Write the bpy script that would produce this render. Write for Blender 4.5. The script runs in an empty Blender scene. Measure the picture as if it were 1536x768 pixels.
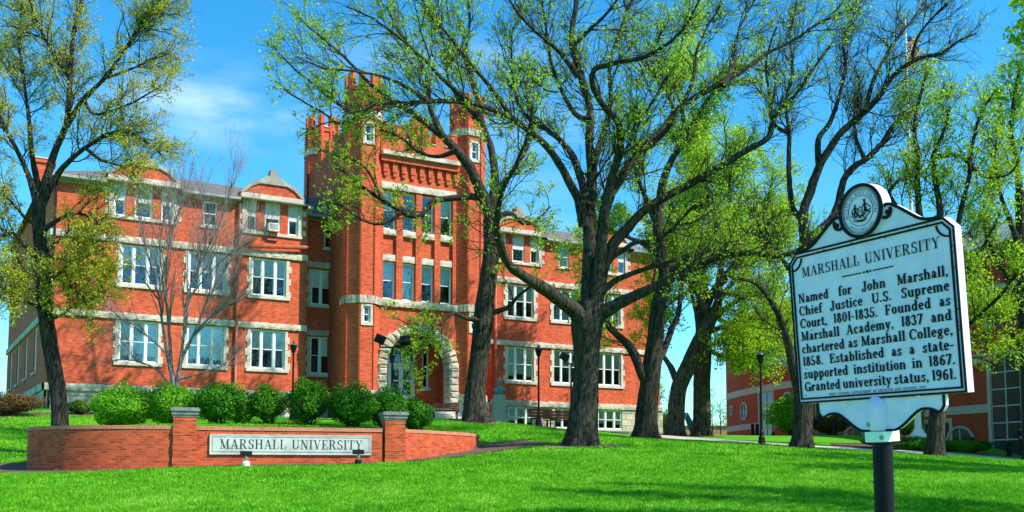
import bpy, bmesh, math, random
import numpy as np
from mathutils import Vector, Matrix
random.seed(7); RNG = np.random.default_rng(11)
PI = math.pi
sc = bpy.context.scene
COL = sc.collection
# ------------------------------------------------------------------ camera
FPX = 1450.0; UY0 = 590.0; UH = 702.0
TILT = math.atan((UH-UY0)/FPX)
cam_d = bpy.data.cameras.new("camera"); cam = bpy.data.objects.new("camera", cam_d); COL.objects.link(cam)
cam_d.sensor_fit = 'HORIZONTAL'; cam_d.sensor_width = 36.0
cam_d.lens = 36.0*FPX/1536.0
cam_d.shift_y = (UY0-384.0)/1536.0
cam_d.clip_start = 0.1; cam_d.clip_end = 6000
cam.location = (0, 0, 0); cam.rotation_euler = (PI/2+TILT, 0, 0)
sc.camera = cam
# ------------------------------------------------------------------ world, sun, exposure
SUN_DIR = Vector((0.925, -0.38, 0.0)).normalized()
SUN_EL = math.radians(45)
world = bpy.data.worlds.new("World"); sc.world = world; world.use_nodes = True
wn = world.node_tree; wn.nodes.clear()
def wnode(t, **k):
    n = wn.nodes.new(t)
    for a, b in k.items(): setattr(n, a, b)
    return n
sky = wnode('ShaderNodeTexSky', sky_type='NISHITA', sun_disc=False)
sky.sun_elevation = SUN_EL
sky.sun_rotation = math.atan2(SUN_DIR.x, SUN_DIR.y)
sky.air_density = 1.0; sky.dust_density = 0.3; sky.ozone_density = 2.5
hs = wnode('ShaderNodeHueSaturation'); hs.inputs['Saturation'].default_value = 1.35; hs.inputs['Value'].default_value = 1.28
hs.inputs['Hue'].default_value = 0.492
tc = wnode('ShaderNodeTexCoord')
def cloud_mask(direction, width, stretch, scale, lo, hi, seed):
    mp = wnode('ShaderNodeMapping'); mp.inputs['Scale'].default_value = stretch; mp.inputs['Location'].default_value = (seed, 0, 0)
    wn.links.new(tc.outputs['Generated'], mp.inputs['Vector'])
    nz = wnode('ShaderNodeTexNoise'); nz.inputs['Scale'].default_value = scale; nz.inputs['Detail'].default_value = 8; nz.inputs['Roughness'].default_value = 0.55
    wn.links.new(mp.outputs[0], nz.inputs['Vector'])
    r = wnode('ShaderNodeMapRange', interpolation_type='SMOOTHSTEP'); r.inputs[1].default_value = lo; r.inputs[2].default_value = hi
    wn.links.new(nz.outputs['Fac'], r.inputs[0])
    sub = wnode('ShaderNodeVectorMath', operation='SUBTRACT'); wn.links.new(tc.outputs['Generated'], sub.inputs[0]); sub.inputs[1].default_value = direction
    sc2 = wnode('ShaderNodeVectorMath', operation='MULTIPLY'); wn.links.new(sub.outputs[0], sc2.inputs[0]); sc2.inputs[1].default_value = width
    ln = wnode('ShaderNodeVectorMath', operation='LENGTH'); wn.links.new(sc2.outputs[0], ln.inputs[0])
    r2 = wnode('ShaderNodeMapRange', interpolation_type='SMOOTHSTEP'); r2.inputs[1].default_value = 1.0; r2.inputs[2].default_value = 0.1
    wn.links.new(ln.outputs['Value'], r2.inputs[0])
    m = wnode('ShaderNodeMath', operation='MULTIPLY'); wn.links.new(r.outputs[0], m.inputs[0]); wn.links.new(r2.outputs[0], m.inputs[1])
    return m
m1 = cloud_mask((-0.262, 0.90, 0.345), (6.2, 3, 19.0), (1.6, 1.6, 6.0), 3.2, 0.32, 0.66, 3.0)
m2 = cloud_mask((-0.06, 0.93, 0.33), (5.0, 2, 8.0), (1.5, 1.5, 7.0), 3.0, 0.38, 0.80, 9.0)
m3 = cloud_mask((0.08, 0.95, 0.28), (4, 2, 9.0), (1, 1, 6.0), 2.5, 0.42, 0.9, 1.0)
mx = wnode('ShaderNodeMath', operation='MAXIMUM'); wn.links.new(m1.outputs[0], mx.inputs[0]); wn.links.new(m2.outputs[0], mx.inputs[1])
mx2 = wnode('ShaderNodeMath', operation='MAXIMUM'); wn.links.new(mx.outputs[0], mx2.inputs[0]); wn.links.new(m3.outputs[0], mx2.inputs[1])
ml = wnode('ShaderNodeMath', operation='MULTIPLY'); ml.inputs[1].default_value = 0.66; wn.links.new(mx2.outputs[0], ml.inputs[0])
mixc = wnode('ShaderNodeMixRGB'); mixc.inputs['Color2'].default_value = (6.0, 7.6, 8.4, 1)
tint = wnode('ShaderNodeMixRGB', blend_type='MULTIPLY'); tint.inputs['Fac'].default_value = 1; tint.inputs['Color2'].default_value = (0.76, 1.24, 1.28, 1)
wn.links.new(sky.outputs[0], hs.inputs['Color']); wn.links.new(hs.outputs[0], tint.inputs['Color1']); wn.links.new(tint.outputs[0], mixc.inputs['Color1']); wn.links.new(ml.outputs[0], mixc.inputs['Fac'])
bg = wnode('ShaderNodeBackground'); bg.inputs['Strength'].default_value = 0.115
wo = wnode('ShaderNodeOutputWorld')
wn.links.new(mixc.outputs[0], bg.inputs['Color']); wn.links.new(bg.outputs[0], wo.inputs['Surface'])
sun_d = bpy.data.lights.new("sun", 'SUN'); sun_d.energy = 4.9; sun_d.angle = math.radians(0.5); sun_d.color = (1.0, 0.95, 0.87)
sun = bpy.data.objects.new("sun", sun_d); COL.objects.link(sun)
sv = Vector((SUN_DIR.x*math.cos(SUN_EL), SUN_DIR.y*math.cos(SUN_EL), math.sin(SUN_EL)))
sun.rotation_euler = sv.to_track_quat('Z', 'Y').to_euler(); sun.location = sv*50
sc.view_settings.view_transform = 'Standard'; sc.view_settings.look = 'None'
sc.view_settings.exposure = 0.55; sc.view_settings.gamma = 1.0
# ------------------------------------------------------------------ calibrated pixel helpers (photo px -> world at a surveyed depth)
_c, _s = math.cos(TILT), math.sin(TILT)
def W(u, v, Y):
    x = (u-768.0)/FPX; y = (UY0-v)/FPX
    dx, dy, dz = x, _c-y*_s, _s+y*_c
    k = Y/dy
    return np.array((dx*k, Y, dz*k))
def srgb(r, g, b):
    f = lambda c: (c/12.92 if c <= 0.04045 else ((c+0.055)/1.055)**2.4)
    return (f(r/255), f(g/255), f(b/255), 1.0)
# ------------------------------------------------------------------ object helpers
def tag(o, label=None, cat=None, group=None, kind=None):
    if label: o['label'] = label
    if cat: o['category'] = cat
    if group: o['group'] = group
    if kind: o['kind'] = kind
    return o
def empty(name, loc=(0, 0, 0), rz=0, label=None, cat=None, group=None):
    o = bpy.data.objects.new(name, None); COL.objects.link(o); o.location = loc; o.rotation_euler = (0, 0, rz); o.empty_display_size = 0.2
    return tag(o, label, cat, group)
def link(name, me, parent=None):
    o = bpy.data.objects.new(name, me); COL.objects.link(o)
    if parent: o.parent = parent
    return o
def copy_tree(o, parent=None):
    c = o.copy(); COL.objects.link(c); c.parent = parent
    for ch in list(o.children): copy_tree(ch, c)
    return c
class MB:
    """collects polygons, writes ONE mesh with metre-scaled UVs"""
    def __init__(s): s.v = []; s.f = []; s.mi = []; s.m = 0
    def poly(s, pts):
        n = len(s.v); s.v += [tuple(p) for p in pts]; s.f.append(tuple(range(n, n+len(pts)))); s.mi.append(s.m)
    def mesh(s, vs, fs):
        n = len(s.v); s.v += [tuple(p) for p in vs]; s.f += [tuple(i+n for i in f) for f in fs]; s.mi += [s.m]*len(fs)
    def box(s, x0, x1, y0, y1, z0, z1, jit=0):
        vs = [(x0,y0,z0),(x1,y0,z0),(x1,y1,z0),(x0,y1,z0),(x0,y0,z1),(x1,y0,z1),(x1,y1,z1),(x0,y1,z1)]
        if jit: vs = [tuple(c+random.uniform(-jit, jit) for c in p) for p in vs]
        s.mesh(vs, [(0,3,2,1),(4,5,6,7),(0,1,5,4),(1,2,6,5),(2,3,7,6),(3,0,4,7)])
    def rbox(s, p0, p1, w, h, up=(0, 0, 1)):   # bar from p0 to p1
        p0 = Vector(p0); p1 = Vector(p1); t = (p1-p0).normalized(); a = t.cross(Vector(up))
        if a.length < 1e-4: a = t.cross(Vector((1, 0, 0)))
        a.normalize(); b = a.cross(t); a *= w/2; b *= h/2
        vs = [p0-a-b, p0+a-b, p0+a+b, p0-a+b, p1-a-b, p1+a-b, p1+a+b, p1-a+b]
        s.mesh(vs, [(0,3,2,1),(4,5,6,7),(0,1,5,4),(1,2,6,5),(2,3,7,6),(3,0,4,7)])
    def prism(s, pts, z0, z1, cap=True):      # vertical prism on an xy outline (ccw)
        n = len(pts)
        s.mesh([(p[0], p[1], z0) for p in pts]+[(p[0], p[1], z1) for p in pts],
               [(i, (i+1) % n, n+(i+1) % n, n+i) for i in range(n)]+([tuple(range(n-1, -1, -1)), tuple(range(n, 2*n))] if cap else []))
    def xprism(s, pts, y0, y1):               # outline in xz (ccw seen from -y), extruded along y
        n = len(pts)
        s.mesh([(p[0], y0, p[1]) for p in pts]+[(p[0], y1, p[1]) for p in pts],
               [(i, n+i, n+(i+1) % n, (i+1) % n)[::-1] for i in range(n)]+[tuple(range(n)), tuple(range(2*n-1, n-1, -1))])
    def tube(s, pts, rads, k=8, cap=True):
        v, f = tube_np(np.array(pts, float), np.array(rads, float)*np.ones(len(pts)), k, cap); s.mesh(v, f)
    def lathe(s, prof, cx=0, cy=0, k=16, z0=0):
        vs = []; fs = []
        for r, z in prof:
            for i in range(k): a = 2*PI*i/k; vs.append((cx+r*math.cos(a), cy+r*math.sin(a), z0+z))
        n = len(prof)
        for j in range(n-1):
            for i in range(k): fs.append((j*k+i, j*k+(i+1) % k, (j+1)*k+(i+1) % k, (j+1)*k+i))
        fs.append(tuple(range(k-1, -1, -1))); fs.append(tuple((n-1)*k+i for i in range(k)))
        s.mesh(vs, fs)
    def build(s, name, mats, parent=None, smooth=False, loc=None):
        me = bpy.data.meshes.new(name); me.from_pydata(s.v, [], s.f)
        if not isinstance(mats, (list, tuple)): mats = [mats]
        for m in mats: me.materials.append(m)
        if len(mats) > 1: me.polygons.foreach_set('material_index', s.mi)
        if s.f: box_uv(me)
        if smooth: me.polygons.foreach_set('use_smooth', [True]*len(s.f))
        me.update()
        o = link(name, me, parent)
        if loc is not None: o.location = loc
        return o
def box_uv(me):
    n = len(me.loops)
    if n > 400000: return
    uv = me.uv_layers.new(name="UVMap")
    co = np.empty(len(me.vertices)*3); me.vertices.foreach_get('co', co); co = co.reshape(-1, 3)
    li = np.empty(n, int); me.loops.foreach_get('vertex_index', li)
    pn = np.empty(len(me.polygons)*3); me.polygons.foreach_get('normal', pn); pn = pn.reshape(-1, 3)
    lt = np.empty(len(me.polygons), int); me.polygons.foreach_get('loop_total', lt)
    N = np.repeat(pn, lt, axis=0)
    h = np.hypot(N[:, 0], N[:, 1]); t = np.stack([-N[:, 1], N[:, 0], np.zeros(n)], 1)/np.maximum(h, 1e-6)[:, None]
    p = co[li]; flat = np.abs(N[:, 2]) > 0.8
    U = np.where(flat, p[:, 0], (p*t).sum(1)); V = np.where(flat, p[:, 1], p[:, 2])
    uv.data.foreach_set('uv', np.stack([U, V], 1).ravel())
def tube_np(P, R, k, cap=False):
    n = len(P); T = np.gradient(P, axis=0); T /= np.maximum(np.linalg.norm(T, axis=1), 1e-9)[:, None]
    ref = np.array((0.31, 0.87, 0.11)) if abs(T[0][1]) < 0.8 else np.array((0.9, 0.1, 0.2))
    A = np.cross(T, ref); A /= np.linalg.norm(A, axis=1)[:, None]; B = np.cross(T, A)
    th = 2*PI*np.arange(k)/k
    V = P[:, None]+R[:, None, None]*(np.cos(th)[None, :, None]*A[:, None]+np.sin(th)[None, :, None]*B[:, None])
    V = V.reshape(-1, 3); F = []
    i = np.arange(n-1)[:, None]*k; j = np.arange(k)[None]; j2 = (j+1) % k
    F = np.stack([i+j, i+j2, i+k+j2, i+k+j], -1).reshape(-1, 4).tolist()
    if cap: F += [list(range(k)), list(range((n-1)*k, n*k))]
    return V, F
# ------------------------------------------------------------------ materials
def mat(name):
    m = bpy.data.materials.new(name); m.use_nodes = True; nt = m.node_tree
    return m, nt, nt.nodes['Principled BSDF']
def N_(nt, t, **k):
    n = nt.nodes.new(t)
    for a, b in k.items(): setattr(n, a, b)
    return n
def simple(name, col, rough=0.6, metal=0, spec=0.5, var=0.0, scale=3.0, bump=0.0, bscale=30.0, coat=0, bdist=0.02, detail=4):
    m, nt, p = mat(name); p.inputs['Base Color'].default_value = col; p.inputs['Roughness'].default_value = rough
    p.inputs['Metallic'].default_value = metal; p.inputs['Specular IOR Level'].default_value = spec; p.inputs['Coat Weight'].default_value = coat
    t = N_(nt, 'ShaderNodeTexCoord')
    if var:
        n = N_(nt, 'ShaderNodeTexNoise'); n.inputs['Scale'].default_value = scale; n.inputs['Detail'].default_value = detail; n.inputs['Roughness'].default_value = 0.65
        nt.links.new(t.outputs['Object'], n.inputs['Vector'])
        r = N_(nt, 'ShaderNodeMapRange'); r.inputs[1].default_value = 0.3; r.inputs[2].default_value = 0.7; r.inputs[3].default_value = 1-var; r.inputs[4].default_value = 1+var
        nt.links.new(n.outputs['Fac'], r.inputs[0])
        x = N_(nt, 'ShaderNodeVectorMath', operation='SCALE'); x.inputs[0].default_value = col[:3]; nt.links.new(r.outputs[0], x.inputs['Scale'])
        nt.links.new(x.outputs[0], p.inputs['Base Color'])
    if bump:
        n = N_(nt, 'ShaderNodeTexNoise'); n.inputs['Scale'].default_value = bscale; n.inputs['Detail'].default_value = 6
        nt.links.new(t.outputs['Object'], n.inputs['Vector'])
        b = N_(nt, 'ShaderNodeBump'); b.inputs['Strength'].default_value = bump; b.inputs['Distance'].default_value = bdist
        nt.links.new(n.outputs['Fac'], b.inputs['Height']); nt.links.new(b.outputs[0], p.inputs['Normal'])
    return m
def brick(name, c1, c2, mortar, bw=0.21, bh=0.068, ms=0.008, bias=0.0, patch=0.12, bump=0.5, stain=0.25):
    m, nt, p = mat(name); p.inputs['Roughness'].default_value = 0.85; p.inputs['Specular IOR Level'].default_value = 0.2
    uv = N_(nt, 'ShaderNodeUVMap')
    b = N_(nt, 'ShaderNodeTexBrick'); b.inputs['Color1'].default_value = c1; b.inputs['Color2'].default_value = c2; b.inputs['Mortar'].default_value = mortar
    b.inputs['Scale'].default_value = 1.0; b.inputs['Mortar Size'].default_value = ms; b.inputs['Brick Width'].default_value = bw; b.inputs['Row Height'].default_value = bh; b.inputs['Bias'].default_value = bias
    nt.links.new(uv.outputs[0], b.inputs['Vector'])
    n = N_(nt, 'ShaderNodeTexNoise'); n.inputs['Scale'].default_value = 0.9; n.inputs['Detail'].default_value = 7; n.inputs['Roughness'].default_value = 0.7
    mp = N_(nt, 'ShaderNodeMapping'); mp.inputs['Scale'].default_value = (1, 1, 1); nt.links.new(uv.outputs[0], mp.inputs['Vector']); nt.links.new(mp.outputs[0], n.inputs['Vector'])
    r = N_(nt, 'ShaderNodeMapRange'); r.inputs[1].default_value = 0.3; r.inputs[2].default_value = 0.72; r.inputs[3].default_value = 1-patch; r.inputs[4].default_value = 1+patch
    nt.links.new(n.outputs['Fac'], r.inputs[0])
    # rain-streak weathering, stretched vertically
    n2 = N_(nt, 'ShaderNodeTexNoise'); n2.inputs['Scale'].default_value = 1.0; n2.inputs['Detail'].default_value = 5
    mp2 = N_(nt, 'ShaderNodeMapping'); mp2.inputs['Scale'].default_value = (2.6, 0.22, 1); nt.links.new(uv.outputs[0], mp2.inputs['Vector']); nt.links.new(mp2.outputs[0], n2.inputs['Vector'])
    r2 = N_(nt, 'ShaderNodeMapRange'); r2.inputs[1].default_value = 0.55; r2.inputs[2].default_value = 0.85; r2.inputs[3].default_value = 1; r2.inputs[4].default_value = 1-stain
    nt.links.new(n2.outputs['Fac'], r2.inputs[0])
    mm = N_(nt, 'ShaderNodeMath', operation='MULTIPLY'); nt.links.new(r.outputs[0], mm.inputs[0]); nt.links.new(r2.outputs[0], mm.inputs[1])
    x = N_(nt, 'ShaderNodeVectorMath', operation='SCALE'); nt.links.new(b.outputs['Color'], x.inputs[0]); nt.links.new(mm.outputs[0], x.inputs['Scale'])
    nt.links.new(x.outputs[0], p.inputs['Base Color'])
    bu = N_(nt, 'ShaderNodeBump', invert=True); bu.inputs['Strength'].default_value = bump; bu.inputs['Distance'].default_value = 0.006
    nt.links.new(b.outputs['Fac'], bu.inputs['Height']); nt.links.new(bu.outputs[0], p.inputs['Normal'])
    return m
def stone_mat(name, col, dark, scale=1.2, blocks=None, bump=0.8):
    m, nt, p = mat(name); p.inputs['Roughness'].default_value = 0.9; p.inputs['Specular IOR Level'].default_value = 0.2
    t = N_(nt, 'ShaderNodeTexCoord')
    n = N_(nt, 'ShaderNodeTexNoise'); n.inputs['Scale'].default_value = scale; n.inputs['Detail'].default_value = 8; n.inputs['Roughness'].default_value = 0.7
    nt.links.new(t.outputs['Object'], n.inputs['Vector'])
    cr = N_(nt, 'ShaderNodeValToRGB'); cr.color_ramp.elements[0].position = 0.3; cr.color_ramp.elements[0].color = dark; cr.color_ramp.elements[1].position = 0.58; cr.color_ramp.elements[1].color = col
    nt.links.new(n.outputs['Fac'], cr.inputs[0])
    n2 = N_(nt, 'ShaderNodeTexNoise'); n2.inputs['Scale'].default_value = 7; n2.inputs['Detail'].default_value = 6
    nt.links.new(t.outputs['Object'], n2.inputs['Vector'])
    b1 = N_(nt, 'ShaderNodeBump'); b1.inputs['Strength'].default_value = bump; b1.inputs['Distance'].default_value = 0.05
    nt.links.new(n2.outputs['Fac'], b1.inputs['Height'])
    last = b1; colout = cr.outputs[0]
    if blocks:
        uv = N_(nt, 'ShaderNodeUVMap'); b = N_(nt, 'ShaderNodeTexBrick')
        b.inputs['Color1'].default_value = (1, 1, 1, 1); b.inputs['Color2'].default_value = (0.78, 0.78, 0.76, 1); b.inputs['Mortar'].default_value = (0.45, 0.43, 0.4, 1)
        b.inputs['Scale'].default_value = 1; b.inputs['Mortar Size'].default_value = 0.018; b.inputs['Brick Width'].default_value = blocks[0]; b.inputs['Row Height'].default_value = blocks[1]
        nt.links.new(uv.outputs[0], b.inputs['Vector'])
        mx = N_(nt, 'ShaderNodeMixRGB', blend_type='MULTIPLY'); mx.inputs[0].default_value = 1; nt.links.new(cr.outputs[0], mx.inputs[1]); nt.links.new(b.outputs['Color'], mx.inputs[2]); colout = mx.outputs[0]
        b2 = N_(nt, 'ShaderNodeBump', invert=True); b2.inputs['Strength'].default_value = 1; b2.inputs['Distance'].default_value = 0.04
        nt.links.new(b.outputs['Fac'], b2.inputs['Height']); nt.links.new(b1.outputs[0], b2.inputs['Normal']); last = b2
    nt.links.new(colout, p.inputs['Base Color']); nt.links.new(last.outputs[0], p.inputs['Normal'])
    return m
def leaf_mat(name, c1, c2, trans=0.45):
    m, nt, p = mat(name)
    g = N_(nt, 'ShaderNodeNewGeometry'); cr = N_(nt, 'ShaderNodeValToRGB')
    cr.color_ramp.elements[0].color = c1; cr.color_ramp.elements[1].color = c2
    nt.links.new(g.outputs['Random Per Island'], cr.inputs[0])
    p.inputs['Roughness'].default_value = 0.6; p.inputs['Specular IOR Level'].default_value = 0.12
    nt.links.new(cr.outputs[0], p.inputs['Base Color'])
    tr = N_(nt, 'ShaderNodeBsdfTranslucent'); nt.links.new(cr.outputs[0], tr.inputs['Color'])
    mx = N_(nt, 'ShaderNodeMixShader'); mx.inputs[0].default_value = trans
    nt.links.new(p.outputs[0], mx.inputs[1]); nt.links.new(tr.outputs[0], mx.inputs[2])
    nt.links.new(mx.outputs[0], nt.nodes['Material Output'].inputs['Surface'])
    return m
def bark_mat(name, c1, c2, vs=1.0):
    m, nt, p = mat(name); p.inputs['Roughness'].default_value = 0.95; p.inputs['Specular IOR Level'].default_value = 0.15
    t = N_(nt, 'ShaderNodeTexCoord'); mp = N_(nt, 'ShaderNodeMapping'); mp.inputs['Scale'].default_value = (9*vs, 9*vs, 1.7*vs)
    nt.links.new(t.outputs['Object'], mp.inputs['Vector'])
    n = N_(nt, 'ShaderNodeTexNoise'); n.inputs['Scale'].default_value = 1.4; n.inputs['Detail'].default_value = 6; n.inputs['Roughness'].default_value = 0.7; n.inputs['Distortion'].default_value = 0.4
    nt.links.new(mp.outputs[0], n.inputs['Vector'])
    cr = N_(nt, 'ShaderNodeValToRGB'); cr.color_ramp.elements[0].position = 0.38; cr.color_ramp.elements[0].color = c1; cr.color_ramp.elements[1].position = 0.66; cr.color_ramp.elements[1].color = c2
    nt.links.new(n.outputs['Fac'], cr.inputs[0]); nt.links.new(cr.outputs[0], p.inputs['Base Color'])
    b = N_(nt, 'ShaderNodeBump'); b.inputs['Strength'].default_value = 1.0; b.inputs['Distance'].default_value = 0.07
    nt.links.new(n.outputs['Fac'], b.inputs['Height']); nt.links.new(b.outputs[0], p.inputs['Normal'])
    return m
def glass_mat(name, refl=0.25, tint=(0.6, 0.75, 0.9, 1)):
    m, nt, p = mat(name); nt.nodes.remove(p)
    tr = N_(nt, 'ShaderNodeBsdfTransparent'); tr.inputs[0].default_value = (0.94, 0.97, 0.98, 1)
    gl = N_(nt, 'ShaderNodeBsdfGlossy'); gl.inputs['Roughness'].default_value = 0.03; gl.inputs['Color'].default_value = tint
    fr = N_(nt, 'ShaderNodeFresnel'); fr.inputs[0].default_value = 1.6
    ad = N_(nt, 'ShaderNodeMath', operation='ADD'); ad.inputs[1].default_value = refl; nt.links.new(fr.outputs[0], ad.inputs[0])
    t = N_(nt, 'ShaderNodeTexCoord'); nz = N_(nt, 'ShaderNodeTexNoise'); nz.inputs['Scale'].default_value = 1.7; nt.links.new(t.outputs['Object'], nz.inputs['Vector'])
    b = N_(nt, 'ShaderNodeBump'); b.inputs['Strength'].default_value = 0.25; b.inputs['Distance'].default_value = 0.05; nt.links.new(nz.outputs['Fac'], b.inputs['Height']); nt.links.new(b.outputs[0], gl.inputs['Normal'])
    mx = N_(nt, 'ShaderNodeMixShader'); nt.links.new(ad.outputs[0], mx.inputs[0]); nt.links.new(tr.outputs[0], mx.inputs[1]); nt.links.new(gl.outputs[0], mx.inputs[2])
    nt.links.new(mx.outputs[0], nt.nodes['Material Output'].inputs['Surface'])
    return m
M = {}
M['brick'] = brick('red_brick', (0.74, 0.125, 0.045, 1), (0.42, 0.056, 0.024, 1), (0.50, 0.14, 0.08, 1), bump=0.5, patch=0.2, stain=0.35)
M['brick_rb'] = brick('dark_red_brick', (0.52, 0.075, 0.03, 1), (0.36, 0.045, 0.02, 1), (0.40, 0.12, 0.07, 1), bump=0.3)
M['brick_w'] = brick('garden_wall_brick', (0.66, 0.105, 0.036, 1), (0.34, 0.044, 0.019, 1), (0.46, 0.13, 0.065, 1), bw=0.215, bh=0.075, ms=0.009, patch=0.2)
M['brick_cap'] = brick('cap_brick', (0.62, 0.19, 0.10, 1), (0.5, 0.14, 0.08, 1), (0.55, 0.33, 0.24, 1), bw=0.075, bh=0.4, ms=0.008)
M['stone'] = stone_mat('rough_limestone', (0.62, 0.54, 0.43, 1), (0.26, 0.22, 0.18, 1), 1.1)
M['stone_b'] = stone_mat('foundation_stone', (0.60, 0.53, 0.42, 1), (0.30, 0.26, 0.21, 1), 0.9, blocks=(0.95, 0.42))
M['stone_s'] = stone_mat('dressed_stone', (0.62, 0.56, 0.46, 1), (0.40, 0.36, 0.30, 1), 2.0, bump=0.2)
M['cap'] = stone_mat('grey_cap_stone', (0.24, 0.24, 0.22, 1), (0.09, 0.10, 0.09, 1), 3.0, bump=0.3)
M['roof'] = simple('slate_roof', (0.14, 0.12, 0.115, 1), 0.8, var=0.3, scale=2.5, bump=0.4, bscale=9)
M['white'] = simple('white_paint', (0.78, 0.80, 0.80, 1), 0.45, var=0.06, scale=4)
M['blind'] = simple('window_blind', (0.82, 0.88, 0.84, 1), 0.8, var=0.12, scale=1.3)
M['blind_w'] = simple('white_blind', (0.85, 0.88, 0.88, 1), 0.8, var=0.05, scale=1.3)
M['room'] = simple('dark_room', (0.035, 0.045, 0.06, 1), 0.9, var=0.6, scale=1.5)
M['glass'] = glass_mat('window_glass', 0.09)
M['glass2'] = glass_mat('window_glass_dark', 0.04, (0.5, 0.7, 0.7, 1))
M['black'] = simple('black_metal', (0.009, 0.009, 0.011, 1), 0.5, spec=0.2, var=0.2, scale=8)
M['pipe'] = simple('painted_pipe', (0.40, 0.09, 0.05, 1), 0.5, var=0.2, scale=3)
M['gutter'] = simple('gutter_metal', (0.30, 0.31, 0.31, 1), 0.5, var=0.15, scale=2)
M['lampglass'] = simple('lamp_glass', (0.10, 0.11, 0.11, 1), 0.15, coat=0.6)
M['leaf'] = leaf_mat('spring_leaves', (0.16, 0.38, 0.012, 1), (0.50, 0.70, 0.05, 1), 0.5)
M['leaf_y'] = leaf_mat('olive_leaves', (0.28, 0.40, 0.012, 1), (0.74, 0.62, 0.07, 1), 0.5)
M['leaf_b'] = leaf_mat('bright_leaves', (0.20, 0.46, 0.01, 1), (0.60, 0.78, 0.05, 1), 0.55)
M['leaf_s'] = leaf_mat('shrub_leaves', (0.012, 0.09, 0.003, 1), (0.085, 0.32, 0.010, 1), 0.22)
M['leaf_s2'] = leaf_mat('bright_shrub_leaves', (0.05, 0.25, 0.006, 1), (0.24, 0.55, 0.02, 1), 0.3)
M['leaf_d'] = leaf_mat('hedge_leaves', (0.03, 0.09, 0.01, 1), (0.12, 0.24, 0.03, 1), 0.3)
M['leaf_r'] = leaf_mat('reddish_leaves', (0.10, 0.045, 0.02, 1), (0.22, 0.14, 0.04, 1), 0.3)
M['bark'] = bark_mat('dark_bark', (0.006, 0.0055, 0.005, 1), (0.105, 0.088, 0.066, 1))
M['bark_l'] = bark_mat('light_bark', (0.010, 0.009, 0.007, 1), (0.17, 0.14, 0.10, 1))
M['bark_g'] = bark_mat('grey_bark', (0.06, 0.052, 0.05, 1), (0.50, 0.45, 0.42, 1), 2)
M['twig'] = simple('twig_bark', (0.022, 0.017, 0.014, 1), 0.9)
M['twig_g'] = simple('grey_twig', (0.34, 0.25, 0.23, 1), 0.9)
M['concrete'] = simple('path_concrete', (0.52, 0.49, 0.42, 1), 0.85, var=0.12, scale=1.2, bump=0.3, bscale=20)
M['mulch'] = simple('mulch', (0.13, 0.075, 0.05, 1), 0.95, var=0.6, scale=9, bump=1.0, bscale=25, bdist=0.06, detail=8)
M['soil'] = simple('bare_soil', (0.20, 0.15, 0.07, 1), 0.95, var=0.5, scale=5, bump=0.8, bscale=30, bdist=0.04, detail=8)
# lawn
def lawn_mat():
    m, nt, p = mat('lawn'); p.inputs['Roughness'].default_value = 0.9; p.inputs['Specular IOR Level'].default_value = 0.1
    t = N_(nt, 'ShaderNodeTexCoord')
    def nz(sc_, det=5, st=(1, 1, 1)):
        mp = N_(nt, 'ShaderNodeMapping'); mp.inputs['Scale'].default_value = st; nt.links.new(t.outputs['Object'], mp.inputs['Vector'])
        n = N_(nt, 'ShaderNodeTexNoise'); n.inputs['Scale'].default_value = sc_; n.inputs['Detail'].default_value = det; n.inputs['Roughness'].default_value = 0.7
        nt.links.new(mp.outputs[0], n.inputs['Vector']); return n
    a = nz(0.35, 6); b = nz(14, 4, (1, 0.6, 1)); c = nz(1.3, 8)
    cr = N_(nt, 'ShaderNodeValToRGB'); e = cr.color_ramp.elements
    e[0].position = 0.28; e[0].color = (0.030, 0.20, 0.005, 1); e[1].position = 0.75; e[1].color = (0.15, 0.48, 0.018, 1)
    m1_ = N_(nt, 'ShaderNodeMath', operation='MULTIPLY'); m1_.inputs[1].default_value = 0.5; nt.links.new(b.outputs['Fac'], m1_.inputs[0])
    m2_ = N_(nt, 'ShaderNodeMath', operation='MULTIPLY_ADD'); m2_.inputs[1].default_value = 0.3; nt.links.new(c.outputs['Fac'], m2_.inputs[0]); nt.links.new(m1_.outputs[0], m2_.inputs[2])
    m3_ = N_(nt, 'ShaderNodeMath', operation='MULTIPLY_ADD'); m3_.inputs[1].default_value = 0.25; nt.links.new(a.outputs['Fac'], m3_.inputs[0]); nt.links.new(m2_.outputs[0], m3_.inputs[2])
    nt.links.new(m3_.outputs[0], cr.inputs[0]); nt.links.new(cr.outputs[0], p.inputs['Base Color'])
    bu = N_(nt, 'ShaderNodeBump'); bu.inputs['Strength'].default_value = 1; bu.inputs['Distance'].default_value = 0.06
    nt.links.new(b.outputs['Fac'], bu.inputs['Height']); nt.links.new(bu.outputs[0], p.inputs['Normal'])
    return m
M['lawn'] = lawn_mat()
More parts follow.
